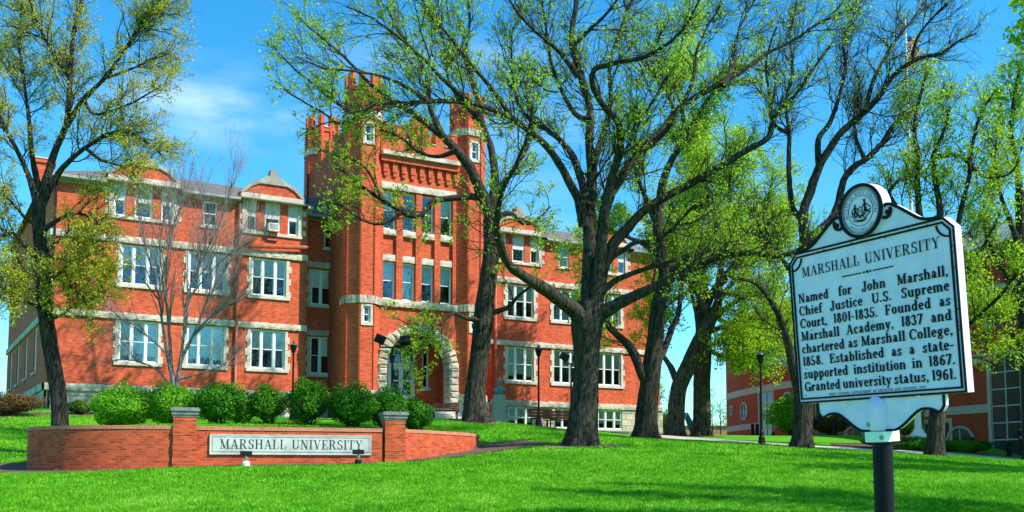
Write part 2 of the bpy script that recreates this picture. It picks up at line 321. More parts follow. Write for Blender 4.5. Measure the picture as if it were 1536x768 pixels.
def blade_mat():
    m = leaf_mat('grass_blades', (0.03, 0.22, 0.004, 1), (0.22, 0.56, 0.02, 1), 0.35); nt = m.node_tree
    cr = [n for n in nt.nodes if n.type == 'VALTORGB'][0]; g = [n for n in nt.nodes if n.type == 'NEW_GEOMETRY'][0]
    t = N_(nt, 'ShaderNodeTexCoord'); acc = None
    for sc_, w_ in ((5.5, .55), (1.1, .45), (0.25, .35)):
        mp = N_(nt, 'ShaderNodeMapping'); mp.inputs['Scale'].default_value = (1, .7, 1); nt.links.new(t.outputs['Object'], mp.inputs['Vector'])
        n = N_(nt, 'ShaderNodeTexNoise'); n.inputs['Scale'].default_value = sc_; n.inputs['Detail'].default_value = 4; nt.links.new(mp.outputs[0], n.inputs['Vector'])
        r = N_(nt, 'ShaderNodeMapRange'); r.inputs[1].default_value = .3; r.inputs[2].default_value = .7; r.inputs[3].default_value = -w_/2; r.inputs[4].default_value = w_/2; nt.links.new(n.outputs['Fac'], r.inputs[0])
        if acc is None: acc = r.outputs[0]
        else: a = N_(nt, 'ShaderNodeMath', operation='ADD'); nt.links.new(acc, a.inputs[0]); nt.links.new(r.outputs[0], a.inputs[1]); acc = a.outputs[0]
    m2_ = N_(nt, 'ShaderNodeMath', operation='MULTIPLY_ADD'); m2_.inputs[1].default_value = .75; nt.links.new(g.outputs['Random Per Island'], m2_.inputs[0]); nt.links.new(acc, m2_.inputs[2])
    ad = N_(nt, 'ShaderNodeMath', operation='ADD', use_clamp=True); ad.inputs[1].default_value = .14; nt.links.new(m2_.outputs[0], ad.inputs[0])
    nt.links.new(ad.outputs[0], cr.inputs[0])
    e = cr.color_ramp.elements; e[1].position = .86; k = cr.color_ramp.elements.new(1.0); k.color = (0.40, 0.62, 0.08, 1)
    return m
M['blade'] = blade_mat()
# ------------------------------------------------------------------ terrain
CP = [(300,700,30.2),(440,697,31),(573,694,32.1),(145,706.5,29.3),(254,701.8,29.5),(40,706,30.6),(-40,707,31),(606,691,32.6),(713,673,37.9),(790,667,37),
      (872,668,36),(970,659,50),(1014,653,56),(1053,655,56),(985,651,68),(1005,655.5,52),(1070,660,50),(1142,667,45),(1193,668.5,47),(1203,673,42),
      (1300,676,45),(1390,681,44),(1403,684,40),(1500,689,44),(1600,694,44),(1534,687,50),(1495,671,52),(1377,660,50),(1100,654,80),(1190,656,68),
      (718,629,48),(749,632,50),(808,640,49),(650,628,50),(560,632,48),(440,632,49),(330,632,49),(200,626,48),(110,622,48),(20,626,46),(-80,626,46),
      (10,672,37),(-60,672,37),(30,650,41),(20,700,32.5),(640,628,54),(300,620,55),(100,612,50),(780,642,62),(900,648,66)]
cp = np.array([W(*p) for p in CP])
XY = [(0,-4,-1.65),(0,0,-1.62),(2,5,-1.6),(-6,5,-1.55),(8,4,-1.7),(-3,12,-1.25),(6,12,-1.3),(0,18,-.88),(10,18,-.95),(-12,18,-.80),(-20,18,-.75),(20,18,-1.1),
      (0,25,-.42),(14,26,-.30),(-12,24,-.42),(26,28,-.5),(-24,26,-.3),(18,33,.0),(8,32,.30),(30,36,-.1),(-40,20,-.6),(-40,50,2.6),(40,20,-1.4),(42,45,0.0),
      (-20,66,2.8),(0,75,2.3),(20,90,2.2),(45,80,1.5),(-45,75,2.8),(60,60,.5),(-60,40,2.2)]
cp = np.vstack([cp, np.array(XY, float)])
def _phi(r2): return 0.5*r2*np.log(r2+1e-9)
def tps(P):
    n = len(P); X = P[:, :2]; d2 = ((X[:, None]-X[None])**2).sum(-1); K = _phi(d2)+np.eye(n)*2.0
    Q = np.hstack([np.ones((n, 1)), X]); A = np.block([[K, Q], [Q.T, np.zeros((3, 3))]])
    return np.linalg.solve(A, np.concatenate([P[:, 2], np.zeros(3)]))
_w = tps(cp)
def base_z(X, Y):
    X = np.atleast_1d(np.asarray(X, float)); Y = np.atleast_1d(np.asarray(Y, float)); sh = X.shape; X = X.ravel(); Y = Y.ravel()
    Xc = np.clip(X, -48, 50); Yc = np.clip(Y, -4, 90)
    d2 = (Xc[:, None]-cp[:, 0])**2+(Yc[:, None]-cp[:, 1])**2
    z = _phi(d2)@_w[:-3]+_w[-3]+_w[-2]*Xc+_w[-1]*Yc
    out = np.hypot(X-Xc, Y-Yc); z = z-np.minimum(out*0.03, 9)
    return z.reshape(sh)
LW = [(-10.46,29.86),(-11.6,29.62),(-12.7,29.58),(-13.8,29.85),(-14.75,30.45),(-15.4,31.2),(-15.8,32.0),(-15.95,33.0),(-15.7,34.2),(-15.2,35.3)]
RW = [(-3.72,32.62),(-3.1,33.4),(-2.55,34.5),(-2.0,35.6),(-1.62,36.7),(-1.46,37.9),(-1.6,38.8),(-2.0,39.6)]
def _sm(L_):
    P = [np.array(p) for p in L_]; Q = [P[0]]
    for i in range(len(P)-1):
        p0 = P[max(i-1, 0)]; p1 = P[i]; p2 = P[i+1]; p3 = P[min(i+2, len(P)-1)]
        for u in (.25, .5, .75, 1): Q.append(.5*((2*p1)+(-p0+p2)*u+(2*p0-5*p1+4*p2-p3)*u*u+(-p0+3*p1-3*p2+p3)*u**3))
    return [tuple(q_) for q_ in Q]
LW = _sm(LW); RW = _sm(RW)
MW = [(-9.90,30.20),(-4.34,32.10)]
TERR = [(-2.0,39.6),(-5,44),(-9,46.5),(-14,44),(-15.2,35.3)]+LW[::-1][1:]+MW+RW[:-1]
TP = np.array(TERR)
def inside(X, Y, P):
    c = np.zeros(X.shape, bool); n = len(P)
    for i in range(n):
        x0, y0 = P[i]; x1, y1 = P[(i+1) % n]
        if y0 == y1: continue
        c ^= ((y0 > Y) != (y1 > Y)) & (X < (x1-x0)*(Y-y0)/(y1-y0)+x0)
    return c
def dist_line(X, Y, pts):
    d = np.full(X.shape, 1e9)
    for (x0, y0), (x1, y1) in zip(pts[:-1], pts[1:]):
        L2 = (x1-x0)**2+(y1-y0)**2; t = np.clip(((X-x0)*(x1-x0)+(Y-y0)*(y1-y0))/L2, 0, 1)
        d = np.minimum(d, np.hypot(X-x0-t*(x1-x0), Y-y0-t*(y1-y0)))
    return d
WALLLINE = LW[::-1]+MW+RW
def ground(X, Y):
    X = np.atleast_1d(np.asarray(X, float)); Y = np.atleast_1d(np.asarray(Y, float))
    z = base_z(X, Y); ins = inside(X, Y, TP)
    d = dist_line(X, Y, WALLLINE)
    zt = 1.12+0.10*d
    return np.where(ins & (d > 0.0), np.maximum(z, zt), z)
def gz(x, y): return float(ground([x], [y])[0])
def gP(u, Y):   # ground point below photo column u at depth Y
    X = (u-768)/FPX*Y/( _c); X = W(u, 650, Y)[0]
    return (X, Y, gz(X, Y))
def axis(dense, far):
    return np.array(sorted(set(list(dense)+far)))
xs = axis(np.round(np.arange(-20, 2, 0.14), 3).tolist()+np.round(np.arange(2, 46, 0.6), 3).tolist()+np.round(np.arange(-46, -20, 0.8), 3).tolist(), [-3000,-1500,-600,-300,-150,-90,-60,-52, 52, 60, 90, 150, 300, 600, 1500, 3000])
ys = axis(np.round(np.arange(28, 47, 0.14), 3).tolist()+np.round(np.arange(-6, 28, 0.8), 3).tolist()+np.round(np.arange(47, 92, 0.8), 3).tolist(), [-3000,-600,-150,-50,-20, 100, 120, 160, 250, 400, 700, 1500, 4000])
GX, GY = np.meshgrid(xs, ys)
GZ = ground(GX.ravel(), GY.ravel())
gv = np.stack([GX.ravel(), GY.ravel(), GZ], 1); nx = len(xs); ny = len(ys)
I, J = np.meshgrid(np.arange(nx-1), np.arange(ny-1)); q = (J*nx+I).ravel()
me = bpy.data.meshes.new('ground'); me.from_pydata(gv.tolist(), [], np.stack([q, q+1, q+nx+1, q+nx], 1).tolist()); me.materials.append(M['lawn'])
me.polygons.foreach_set('use_smooth', [True]*len(me.polygons))
tag(link('ground', me), kind='structure')
def drape(name, m, outline_or_strip, lift=0.02, kind='structure', step=0.3):
    """strip: list of (left, right) point pairs"""
    mb = MB(); rows = []
    for (a, b) in outline_or_strip:
        k = 6; rows.append([(a[0]+(b[0]-a[0])*i/k, a[1]+(b[1]-a[1])*i/k) for i in range(k+1)])
    fine = []
    for r0, r1 in zip(rows[:-1], rows[1:]):
        L = math.hypot(r1[3][0]-r0[3][0], r1[3][1]-r0[3][1]); n = max(1, int(L/step))
        for j in range(n): fine.append([(p[0]+(q_[0]-p[0])*j/n, p[1]+(q_[1]-p[1])*j/n) for p, q_ in zip(r0, r1)])
    fine.append(rows[-1]); A = np.array(fine); n, k, _ = A.shape
    Z = ground(A[..., 0].ravel(), A[..., 1].ravel())+lift
    V = np.concatenate([A.reshape(-1, 2), Z[:, None]], 1)
    F = [(j*k+i, j*k+i+1, (j+1)*k+i+1, (j+1)*k+i) for j in range(n-1) for i in range(k-1)]
    mb.mesh(V.tolist(), F); return tag(mb.build(name, m, smooth=True), kind=kind)
def strip(line, w):
    out = []; L = np.array(line, float); T = np.gradient(L, axis=0); T /= np.linalg.norm(T, axis=1)[:, None]
    for p, t in zip(L, T): out.append(((p[0]-t[1]*w/2, p[1]+t[0]*w/2), (p[0]+t[1]*w/2, p[1]-t[0]*w/2)))
    return out
PATH = [tuple(W(u, v, Y)[:2]) for u, v, Y in [(880,655,57),(950,653,55),(1005,655.5,52),(1070,660,49.5),(1142,665,47.5),(1193,668.5,46.5),(1300,676,45),(1390,681,44.5),(1500,689,44.5),(1620,694,45)]]
drape('path', M['concrete'], strip(PATH, 1.9), 0.03)
MUL_R = [((-3.3,32.0),(-3.7,32.7)),((-2.0,33.3),(-2.7,34.0)),((-0.9,34.6),(-2.1,35.7)),((0.3,35.5),(-1.5,37.5)),((1.2,36.3),(-1.0,39.3)),((1.6,37.4),(0.6,39.4))]
MUL_F = [((-4.4,31.2),(-4.6,32.0)),((-7.2,30.4),(-7.3,31.1)),((-9.9,29.65),(-9.9,30.2)),((-11.6,28.9),(-11.6,29.6)),((-13.9,28.7),(-13.9,29.9)),((-15.6,29.2),(-14.8,30.4)),((-17.2,30.2),(-15.6,31.2)),((-18.4,31.2),(-16.0,32.4)),((-17.3,33.4),(-16.0,33.2))]
drape('mulch_bed', M['mulch'], MUL_R, 0.035); drape('mulch_bed', M['mulch'], MUL_F, 0.035)
MUL_B = [tuple(W(u, 680, Y)[:2]) for u, Y in [(1250,47.6),(1330,47.2),(1400,47),(1480,47.4),(1560,47.8),(1640,48)]]
drape('mulch_bed', M['mulch'], strip(MUL_B, 2.0), 0.03)
LBED = [tuple(W(u, 620, Y)[:2]) for u, Y in [(-90,46.0),(-20,46.3),(60,47.2),(150,48.4)]]
drape('mulch_bed', M['mulch'], strip(LBED, 1.6), 0.03)
SOIL = [(2.60, 36.0, 1.15), (6.98, 50.0, 1.5), (9.3, 55.0, 1.0), (11.2, 57.0, 1.1), (12.6, 42.0, .9), (17.5, 40.0, .85), (-1.6, 47.0, 1.0)]
for cx_, cy_, r_ in SOIL:
    rows = []
    for i in range(25):
        a = 2*PI*i/24; rr_ = r_*(1+.22*math.sin(3*a+cx_)+.14*math.sin(7*a+cy_)); rows.append(((cx_, cy_), (cx_+rr_*math.cos(a)*1.25, cy_+rr_*math.sin(a))))
    drape('bare_soil', M['soil'], rows, 0.02)
# grass blades
def blades(n, ymin, ymax, h, w, name):
    Y = ymin+(ymax-ymin)*RNG.random(n)**0.8
    X = (RNG.random(n)*2-1)*Y*0.70
    pat = np.sin(X*1.7+np.cos(Y*1.1)*2)+np.cos(Y*2.3+X*0.6)
    bad = np.zeros(n, bool)
    for S in (MUL_R, MUL_F):
        poly = [a for a, b in S]+[b for a, b in S][::-1]
        bad |= inside(X, Y, np.array(poly))
    bad |= inside(X, Y, TP) & (dist_line(X, Y, WALLLINE) < 0.3)
    bad |= dist_line(X, Y, WALLLINE) < 0.25
    bad |= dist_line(X, Y, PATH) < 1.0
    for cx_, cy_, r_ in SOIL:
        a = np.arctan2(Y-cy_, X-cx_); rr_ = r_*(1+.22*np.sin(3*a+cx_)+.14*np.sin(7*a+cy_)); bad |= (np.hypot((X-cx_)/1.25, Y-cy_) < rr_*RNG.uniform(.55, 1.0, n))
    bad |= dist_line(X, Y, MUL_B) < 1.05
    X = X[~bad]; Y = Y[~bad]; pat = pat[~bad]; n = len(X)
    Z = ground(X, Y); a = RNG.random(n)*2*PI; hh = h*(0.45+0.8*RNG.random(n)+0.15*pat+0.25*np.sin(X*5+np.sin(Y*7)*2)*np.cos(Y*6)); ww = w*(0.7+0.6*RNG.random(n))
    c = np.stack([X, Y, Z], 1); d = np.stack([np.cos(a), np.sin(a), np.zeros(n)], 1)*ww[:, None]
    l = RNG.normal(0, 0.45, (n, 2)); tip = c+np.stack([l[:, 0]*hh, l[:, 1]*hh, hh], 1)
    V = np.stack([c-d, c+d, tip], 1).reshape(-1, 3); F = np.arange(3*n).reshape(n, 3)
    me = bpy.data.meshes.new(name); me.vertices.add(3*n); me.vertices.foreach_set('co', V.ravel())
    me.loops.add(3*n); me.loops.foreach_set('vertex_index', F.ravel()); me.polygons.add(n); me.polygons.foreach_set('loop_start', np.arange(0, 3*n, 3)); me.polygons.foreach_set('loop_total', np.full(n, 3))
    me.update(); me.validate(); me.materials.append(M['blade']); return me
# split in bands to keep near blades dense, joined as one object through numpy
def join_meshes(ms, name, m):
    V = []; off = 0
    for q_ in ms:
        a = np.empty(len(q_.vertices)*3); q_.vertices.foreach_get('co', a); V.append(a)
    V = np.concatenate(V); n = len(V)//9
    me = bpy.data.meshes.new(name); me.vertices.add(3*n); me.vertices.foreach_set('co', V)
    me.loops.add(3*n); me.loops.foreach_set('vertex_index', np.arange(3*n)); me.polygons.add(n); me.polygons.foreach_set('loop_start', np.arange(0, 3*n, 3)); me.polygons.foreach_set('loop_total', np.full(n, 3))
    me.update(); me.materials.append(m)
    for q_ in ms: bpy.data.meshes.remove(q_)
    return me
gm = join_meshes([blades(240000, 14, 24, 0.060, 0.010, 'a'), blades(235000, 24, 34, 0.062, 0.014, 'b'), blades(150000, 34, 48, 0.07, 0.022, 'c')], 'grass', M['blade'])
tag(link('grass', gm), 'short bright green mown grass covering the sloping lawn', 'grass', kind='stuff')
# ------------------------------------------------------------------ serif lettering drawn stroke by stroke (cap height 1)
def glyphs(T, t, slab):
    G = {}
    h = slab/2
    def L(x0, y0, x1, y1, w):   # stroke with horizontal ends, w = horizontal width
        return [[(x0-w/2, y0), (x0+w/2, y0), (x1+w/2, y1), (x1-w/2, y1)]]
    def S(x0, x1, y):           # slab; y is the edge it stands on (0) or hangs from
        return [[(x0, y), (x1, y), (x1, y+slab), (x0, y+slab)]] if y < 0.3 else [[(x0, y-slab), (x1, y-slab), (x1, y), (x0, y)]]
    def Hh(x0, x1, y, w): return [[(x0, y-w/2), (x1, y-w/2), (x1, y+w/2), (x0, y+w/2)]]
    def A(cx, cy, rx, ry, a0, a1, tk=None, tn=None, n=16):   # outer radii rx, ry
        tk = T if tk is None else tk; tn = t if tn is None else tn; out = []
        for i in range(n):
            P = []
            for k in (i, i+1):
                a = math.radians(a0+(a1-a0)*k/n); w = tn+(tk-tn)*abs(math.cos(a))**1.3; P.append((a, w))
            o = [(cx+rx*math.cos(a), cy+ry*math.sin(a)) for a, w in P]; q_ = [(cx+(rx-w)*math.cos(a), cy+(ry-w)*math.sin(a)) for a, w in P]
            out.append([q_[0], o[0], o[1], q_[1]] if a1 > a0 else [o[0], q_[0], q_[1], o[1]])
        return out
    def D(x, y, r): return [[(x+r*math.cos(2*PI*i/10), y+r*math.sin(2*PI*i/10)) for i in range(10)]]
    X = .68
    G['A'] = (.86, L(.14,0,.42,1,t)+L(.42,1,.72,0,T)+Hh(.22,.60,.32,t)+S(0,.28,0)+S(.54,.88,0))
    G['C'] = (.80, A(.43,.5,.41,.52,50,310)+L(.74,.62,.74,.93,t)+D(.72,.2,.5*t))
    G['D'] = (.84, L(.2,0,.2,1,T)+A(.38,.5,.43,.5,-90,90)+Hh(.1,.40,t/2,t)+Hh(.1,.40,1-t/2,t)+S(.02,.3,0)+S(.02,.3,1))
    G['E'] = (.74, L(.2,0,.2,1,T)+Hh(.02,.66,h,slab)+Hh(.02,.64,1-h,slab)+Hh(.2,.5,.52,t)+L(.65,0,.67,.3,t)+L(.62,.72,.62,1,t)+L(.49,.4,.49,.64,t))
    G['F'] = (.70, L(.2,0,.2,1,T)+S(.02,.4,0)+Hh(.02,.64,1-h,slab)+Hh(.2,.5,.5,t)+L(.62,.72,.62,1,t)+L(.49,.38,.49,.62,t))
    G['G'] = (.86, A(.43,.5,.41,.52,50,325)+L(.72,0,.72,.42,T)+S(.54,.88,.28)+L(.72,.66,.72,.93,t))
    G['G'][1].extend(Hh(.54,.88,.42,slab))
    G['H'] = (.90, L(.2,0,.2,1,T)+L(.7,0,.7,1,T)+Hh(.2,.7,.52,t)+S(.03,.37,0)+S(.03,.37,1)+S(.53,.87,0)+S(.53,.87,1))
    G['I'] = (.42, L(.21,0,.21,1,T)+S(.03,.39,0)+S(.03,.39,1))
    G['J'] = (.56, L(.36,.2,.36,1,T)+A(.2,.18,.16+T/2,.24,180,360,T,t)+S(.18,.54,1)+D(.09,.22,.09))
    G['L'] = (.72, L(.2,0,.2,1,T)+Hh(.02,.66,h,slab)+S(.02,.4,1)+L(.65,0,.67,.34,t))
    G['M'] = (1.06, L(.18,0,.18,1,t)+L(.2,1,.52,.05,T)+L(.84,1,.52,.05,t)+L(.86,0,.86,1,T)+S(.02,.34,0)+S(.02,.3,1)+S(.68,1.04,0)+S(.78,1.04,1))
    G['N'] = (.90, L(.18,0,.18,1,t)+L(.2,1,.70,0,T)+L(.72,0,.72,1,t)+S(.02,.34,0)+S(.02,.3,1)+S(.56,.88,1))
    G['R'] = (.88, L(.2,0,.2,1,T)+A(.42,.74,.28,.26,-90,90)+Hh(.1,.44,1-t/2,t)+Hh(.2,.44,.48+t/2,t)+L(.44,.5,.72,0,T)+S(.02,.38,0)+S(.02,.3,1)+S(.62,.88,0))
    G['S'] = (.66, A(.33,.74,.26,.28,40,270)+A(.33,.27,.28,.29,-140,90)+L(.56,.70,.56,.96,t)+L(.09,.04,.09,.3,t))
    G['T'] = (.80, L(.4,0,.4,1,T)+Hh(.04,.76,1-h,slab)+S(.22,.58,0)+L(.07,.7,.07,1,t)+L(.73,.7,.73,1,t))
    G['U'] = (.88, L(.2,.3,.2,1,T)+A(.45,.32,.25+T/2,.34,180,360,T,t)+L(.70,.3,.70,1,t)+S(.03,.37,1)+S(.55,.85,1))
    G['V'] = (.84, L(.16,1,.44,0,T)+L(.70,1,.44,0,t)+S(0,.32,1)+S(.56,.84,1))
    G['W'] = (1.16, L(.14,1,.36,0,T)+L(.58,1,.36,0,t)+L(.58,1,.80,0,T)+L(1.02,1,.80,0,t)+S(0,.3,1)+S(.9,1.16,1))
    G['Y'] = (.82, L(.41,0,.41,.48,T)+L(.41,.44,.14,1,T)+L(.41,.44,.70,1,t)+S(.22,.60,0)+S(0,.3,1)+S(.55,.84,1))
    G['O'] = (.86, A(.43,.5,.42,.52,0,360,n=28)); G['P'] = (.76, L(.2,0,.2,1,T)+A(.4,.72,.3,.28,-90,90)+Hh(.1,.4,1-t/2,t)+Hh(.2,.4,.44+t/2,t)+S(.02,.38,0)+S(.02,.3,1))
    G['B'] = (.78, L(.2,0,.2,1,T)+A(.4,.74,.26,.26,-90,90)+A(.4,.26,.3,.28,-90,90)+Hh(.02,.42,1-t/2,t)+Hh(.02,.42,t/2,t)+Hh(.2,.42,.5,t))
    # lowercase
    G['a'] = (.60, A(.27,.45,.2,.25,0,170,T,t)+L(.40,.08,.40,.47,T)+A(.24,.2,.2,.21,60,360,T*.9,t)+Hh(.38,.56,h,slab))
    G['b'] = (.66, L(.16,0,.16,1.02,T)+A(.36,.34,.26,.36,-130,130)+S(.02,.16,1.02))
    G['c'] = (.55, A(.3,.34,.27,.36,45,315)+D(.46,.5,.07))
    G['d'] = (.68, L(.50,0,.50,1.02,T)+A(.31,.34,.27,.36,50,310)+S(.34,.5,1.02)+S(.5,.66,0))
    G['e'] = (.57, A(.3,.34,.27,.36,0,318)+Hh(.1,.55,.37,t))
    G['f'] = (.42, L(.18,0,.18,.82,T)+A(.33,.80,.15+T/2,.24,60,180,T,t)+D(.42,.90,.08)+Hh(.02,.38,.64,slab)+S(.03,.36,0))
    G['g'] = (.60, A(.28,.42,.23,.27,0,360,T*.9,t,22)+A(.28,-.08,.26,.20,0,360,T*.7,t,22)+L(.2,.12,.14,.2,T*.7)+Hh(.42,.58,.64,slab)+Hh(.14,.4,.1,t*1.2))
    G['h'] = (.70, L(.16,0,.16,1.02,T)+A(.34,.44,.18+T/2,.25,0,150,T,t)+L(.52,0,.52,.46,T)+S(.02,.16,1.02)+S(.02,.30,0)+S(.39,.66,0))
    G['i'] = (.34, L(.17,0,.17,.67,T)+S(.02,.32,0)+S(.03,.17,.68)+D(.17,.88,.10))
    G['l'] = (.34, L(.17,0,.17,1.02,T)+S(.02,.32,0)+S(.03,.17,1.02))
    G['m'] = (1.02, L(.16,0,.16,.67,T)+A(.33,.44,.17+T/2,.25,0,150,T,t)+L(.50,0,.50,.46,T)+A(.67,.44,.17+T/2,.25,0,150,T,t)+L(.84,0,.84,.46,T)+S(.02,.16,.68)+S(.02,.29,0)+S(.38,.62,0)+S(.72,.98,0))
    G['n'] = (.70, L(.16,0,.16,.67,T)+A(.34,.44,.18+T/2,.25,0,150,T,t)+L(.52,0,.52,.46,T)+S(.02,.16,.68)+S(.02,.30,0)+S(.39,.66,0))
    G['o'] = (.60, A(.3,.34,.28,.36,0,360,n=24))
    G['p'] = (.66, L(.16,-.28,.16,.67,T)+A(.36,.34,.26,.36,-130,130)+S(.02,.16,.68)+Hh(.02,.32,-.25,slab))
    G['r'] = (.50, L(.16,0,.16,.67,T)+A(.36,.40,.2,.28,60,160,T,t)+D(.41,.57,.09)+S(.02,.16,.68)+S(.02,.32,0))
    G['s'] = (.50, A(.25,.50,.19,.19,30,270,T*.95,t)+A(.25,.18,.21,.20,-150,90,T*.95,t)+L(.42,.46,.42,.66,t)+L(.07,.02,.07,.22,t))
    G['t'] = (.42, L(.19,.14,.19,.88,T)+A(.33,.16,.14+T/2,.18,180,320,T,t)+Hh(.03,.38,.64,slab))
    G['u'] = (.70, L(.16,.2,.16,.67,T)+A(.34,.23,.18+T/2,.25,180,340,T,t)+L(.52,0,.52,.67,T)+S(.02,.16,.68)+S(.38,.52,.68)+S(.52,.66,0))
    G['v'] = (.60, L(.12,.67,.31,0,T)+L(.49,.67,.31,0,t)+S(0,.25,.68)+S(.38,.6,.68))
    G['y'] = (.60, L(.12,.67,.33,.02,T)+L(.49,.67,.24,-.22,t)+S(0,.25,.68)+S(.38,.6,.68)+D(.17,-.2,.09))
    G['0'] = (.64, A(.32,.5,.29,.52,0,360,n=28)); G['1'] = (.36, L(.2,0,.2,1.02,T)+S(.05,.2,1.0))
    G['3'] = (.60, A(.27,.76,.24,.26,-90,150)+A(.27,.27,.28,.29,-150,90)+D(.1,.8,.08)+D(.09,.2,.08))
    G['5'] = (.60, A(.27,.3,.29,.32,-150,120)+L(.14,.48,.16,1,t)+Hh(.12,.5,.96,slab*1.3)+D(.09,.2,.08))
    G['6'] = (.62, A(.32,.3,.27,.32,0,360,n=24)+A(.46,.42,.42,.6,95,180,T,t)+D(.48,.9,.08)); G['7'] = (.56, L(.2,0,.48,.95,T)+Hh(.06,.54,.95,slab*1.4)+L(.08,.78,.08,1,t))
    G['8'] = (.62, A(.31,.75,.22,.27,0,360,n=22)+A(.31,.27,.27,.29,0,360,n=24)); G['9'] = (.62, A(.31,.7,.27,.32,0,360,n=24)+A(.17,.58,.42,.6,-85,0,T,t)+D(.15,.1,.08))
    G['4'] = (.62, L(.44,0,.44,1,T)+L(.08,.3,.42,1,t)+Hh(.04,.6,.28,t*1.3))
    G[','] = (.28, D(.13,.09,.10)+L(.1,-.16,.18,.05,t)); G['.'] = (.28, D(.13,.09,.10)); G['-'] = (.42, Hh(.05,.38,.38,slab*1.5))
    return G
def text_polys(s, G, track=0.05, space=0.38):
    x = 0; out = []; spaces = []
    for ch in s:
        if ch == ' ': spaces.append(len(out)); x += space; continue
        w, P = G[ch]; out.append((ch, x, P)); x += w+track
    return out, x-track, spaces
def lay_text(s, G, x0, x1, ybase, cap, capx=1.0, track=0.05, space=0.38):
    """polys of a line fitted between x0 and x1: word spaces stretch, or the letters condense"""
    out, wd, spaces = text_polys(s, G, track, space); avail = x1-x0; sx = cap*capx; extra = 0
    nat = wd*sx; tight = (wd-len(spaces)*(space-0.26))*sx
    if not spaces or nat <= avail:
        if spaces: extra = (avail-nat)/len(spaces)
        else: sx = avail/wd
    elif tight <= avail: extra = (avail-nat)/len(spaces)
    else:
        extra_u = -(space-0.26); sx = avail/(wd+len(spaces)*extra_u); extra = extra_u*sx
    res = []
    for i, (ch, x, P) in enumerate(out):
        k = sum(1 for q_ in spaces if q_ <= i)
        for p in P: res.append([(x0+x*sx+k*extra+a*sx, ybase+b*cap) for a, b in p])
    return res
G_BOLD = glyphs(.20, .105, .085); G_ROM = glyphs(.15, .06, .045); G_THIN = glyphs(.15, .13, .08)

# ------------------------------------------------------------------ wall with rectangular openings
def wall_holes(mb, O, d, n, L, z0, z1, holes, reveal=0.2, step=None):
    """O origin (x,y), d unit along, n unit outward; holes (s0,s1,za,zb)"""
    S = sorted(set([0, L]+[h[0] for h in holes]+[h[1] for h in holes])); Z = sorted(set([z0, z1]+[h[2] for h in holes]+[h[3] for h in holes]))
    P = lambda s, z, o=0: (O[0]+d[0]*s+n[0]*o, O[1]+d[1]*s+n[1]*o, z)
    for a, b in zip(S[:-1], S[1:]):
        for c, e in zip(Z[:-1], Z[1:]):
            ms, mz = (a+b)/2, (c+e)/2
            if any(h[0] < ms < h[1] and h[2] < mz < h[3] for h in holes): continue
            mb.poly([P(a, c), P(b, c), P(b, e), P(a, e)])
    for h in holes:
        a, b, c, e = h[:4]; r = -reveal
        mb.poly([P(a, c), P(a, e), P(a, e, r), P(a, c, r)]); mb.poly([P(b, c), P(b, c, r), P(b, e, r), P(b, e)])
        mb.poly([P(a, e), P(b, e), P(b, e, r), P(a, e, r)]); mb.poly([P(a, c), P(a, c, r), P(b, c, r), P(b, c)])
# window units are modelled at the origin: x along the wall, outer wall face at y=0, +y into the room, z up from the sill
def window_proto(w, h, lights, blinds, kind='hung', dark=False, surround=None, bmat='blind'):
    F = MB(); y0, y1 = 0.07, 0.15; fw = 0.06
    mull = 0.12 if len(lights) > 1 else 0
    tot = sum(lights); avail = w-2*fw-mull*(len(lights)-1)
    F.box(0, w, y0, y1, 0, fw); F.box(0, w, y0, y1, h-fw, h); F.box(0, fw, y0, y1, fw, h-fw); F.box(w-fw, w, y0, y1, fw, h-fw)
    F.box(-0.02, w+0.02, y0-0.03, y0-0.001, 0.0, 0.05)
    G_ = MB(); B = MB(); x = fw; mid = h*0.5
    for i, l in enumerate(lights):
        lw = avail*l/tot
        if i: F.box(x, x+mull, y0-0.02, y1, fw, h-fw); x += mull
        s_ = 0.045
        for (za, zb, yy) in ((mid-0.02, h-fw, y0+0.02), (fw, mid+0.02, y0+0.05)):
            F.box(x, x+s_, yy, yy+0.025, za, zb); F.box(x+lw-s_, x+lw, yy, yy+0.025, za, zb)
            F.box(x+s_, x+lw-s_, yy, yy+0.025, za, za+s_); F.box(x+s_, x+lw-s_, yy, yy+0.025, zb-s_, zb)
            G_.poly([(x+s_, yy+0.012, za+s_), (x+lw-s_, yy+0.012, za+s_), (x+lw-s_, yy+0.012, zb-s_), (x+s_, yy+0.012, zb-s_)])
        b = blinds[i % len(blinds)]
        if b: B.box(x+0.01, x+lw-0.01, 0.18, 0.19, h-fw-b*(h-2*fw), h-fw)
        x += lw
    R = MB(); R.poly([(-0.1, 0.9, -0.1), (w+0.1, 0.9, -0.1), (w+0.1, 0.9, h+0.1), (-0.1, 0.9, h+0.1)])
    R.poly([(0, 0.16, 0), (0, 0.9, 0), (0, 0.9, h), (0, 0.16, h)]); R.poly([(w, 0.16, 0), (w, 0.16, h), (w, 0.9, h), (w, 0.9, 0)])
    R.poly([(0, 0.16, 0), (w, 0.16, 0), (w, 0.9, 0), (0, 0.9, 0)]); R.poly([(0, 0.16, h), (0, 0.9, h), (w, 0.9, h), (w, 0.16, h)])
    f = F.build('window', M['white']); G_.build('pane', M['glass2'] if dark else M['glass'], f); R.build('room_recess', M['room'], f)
    if B.v: B.build('blind', M[bmat], f)
    if surround: surround(f, w, h)
    return f
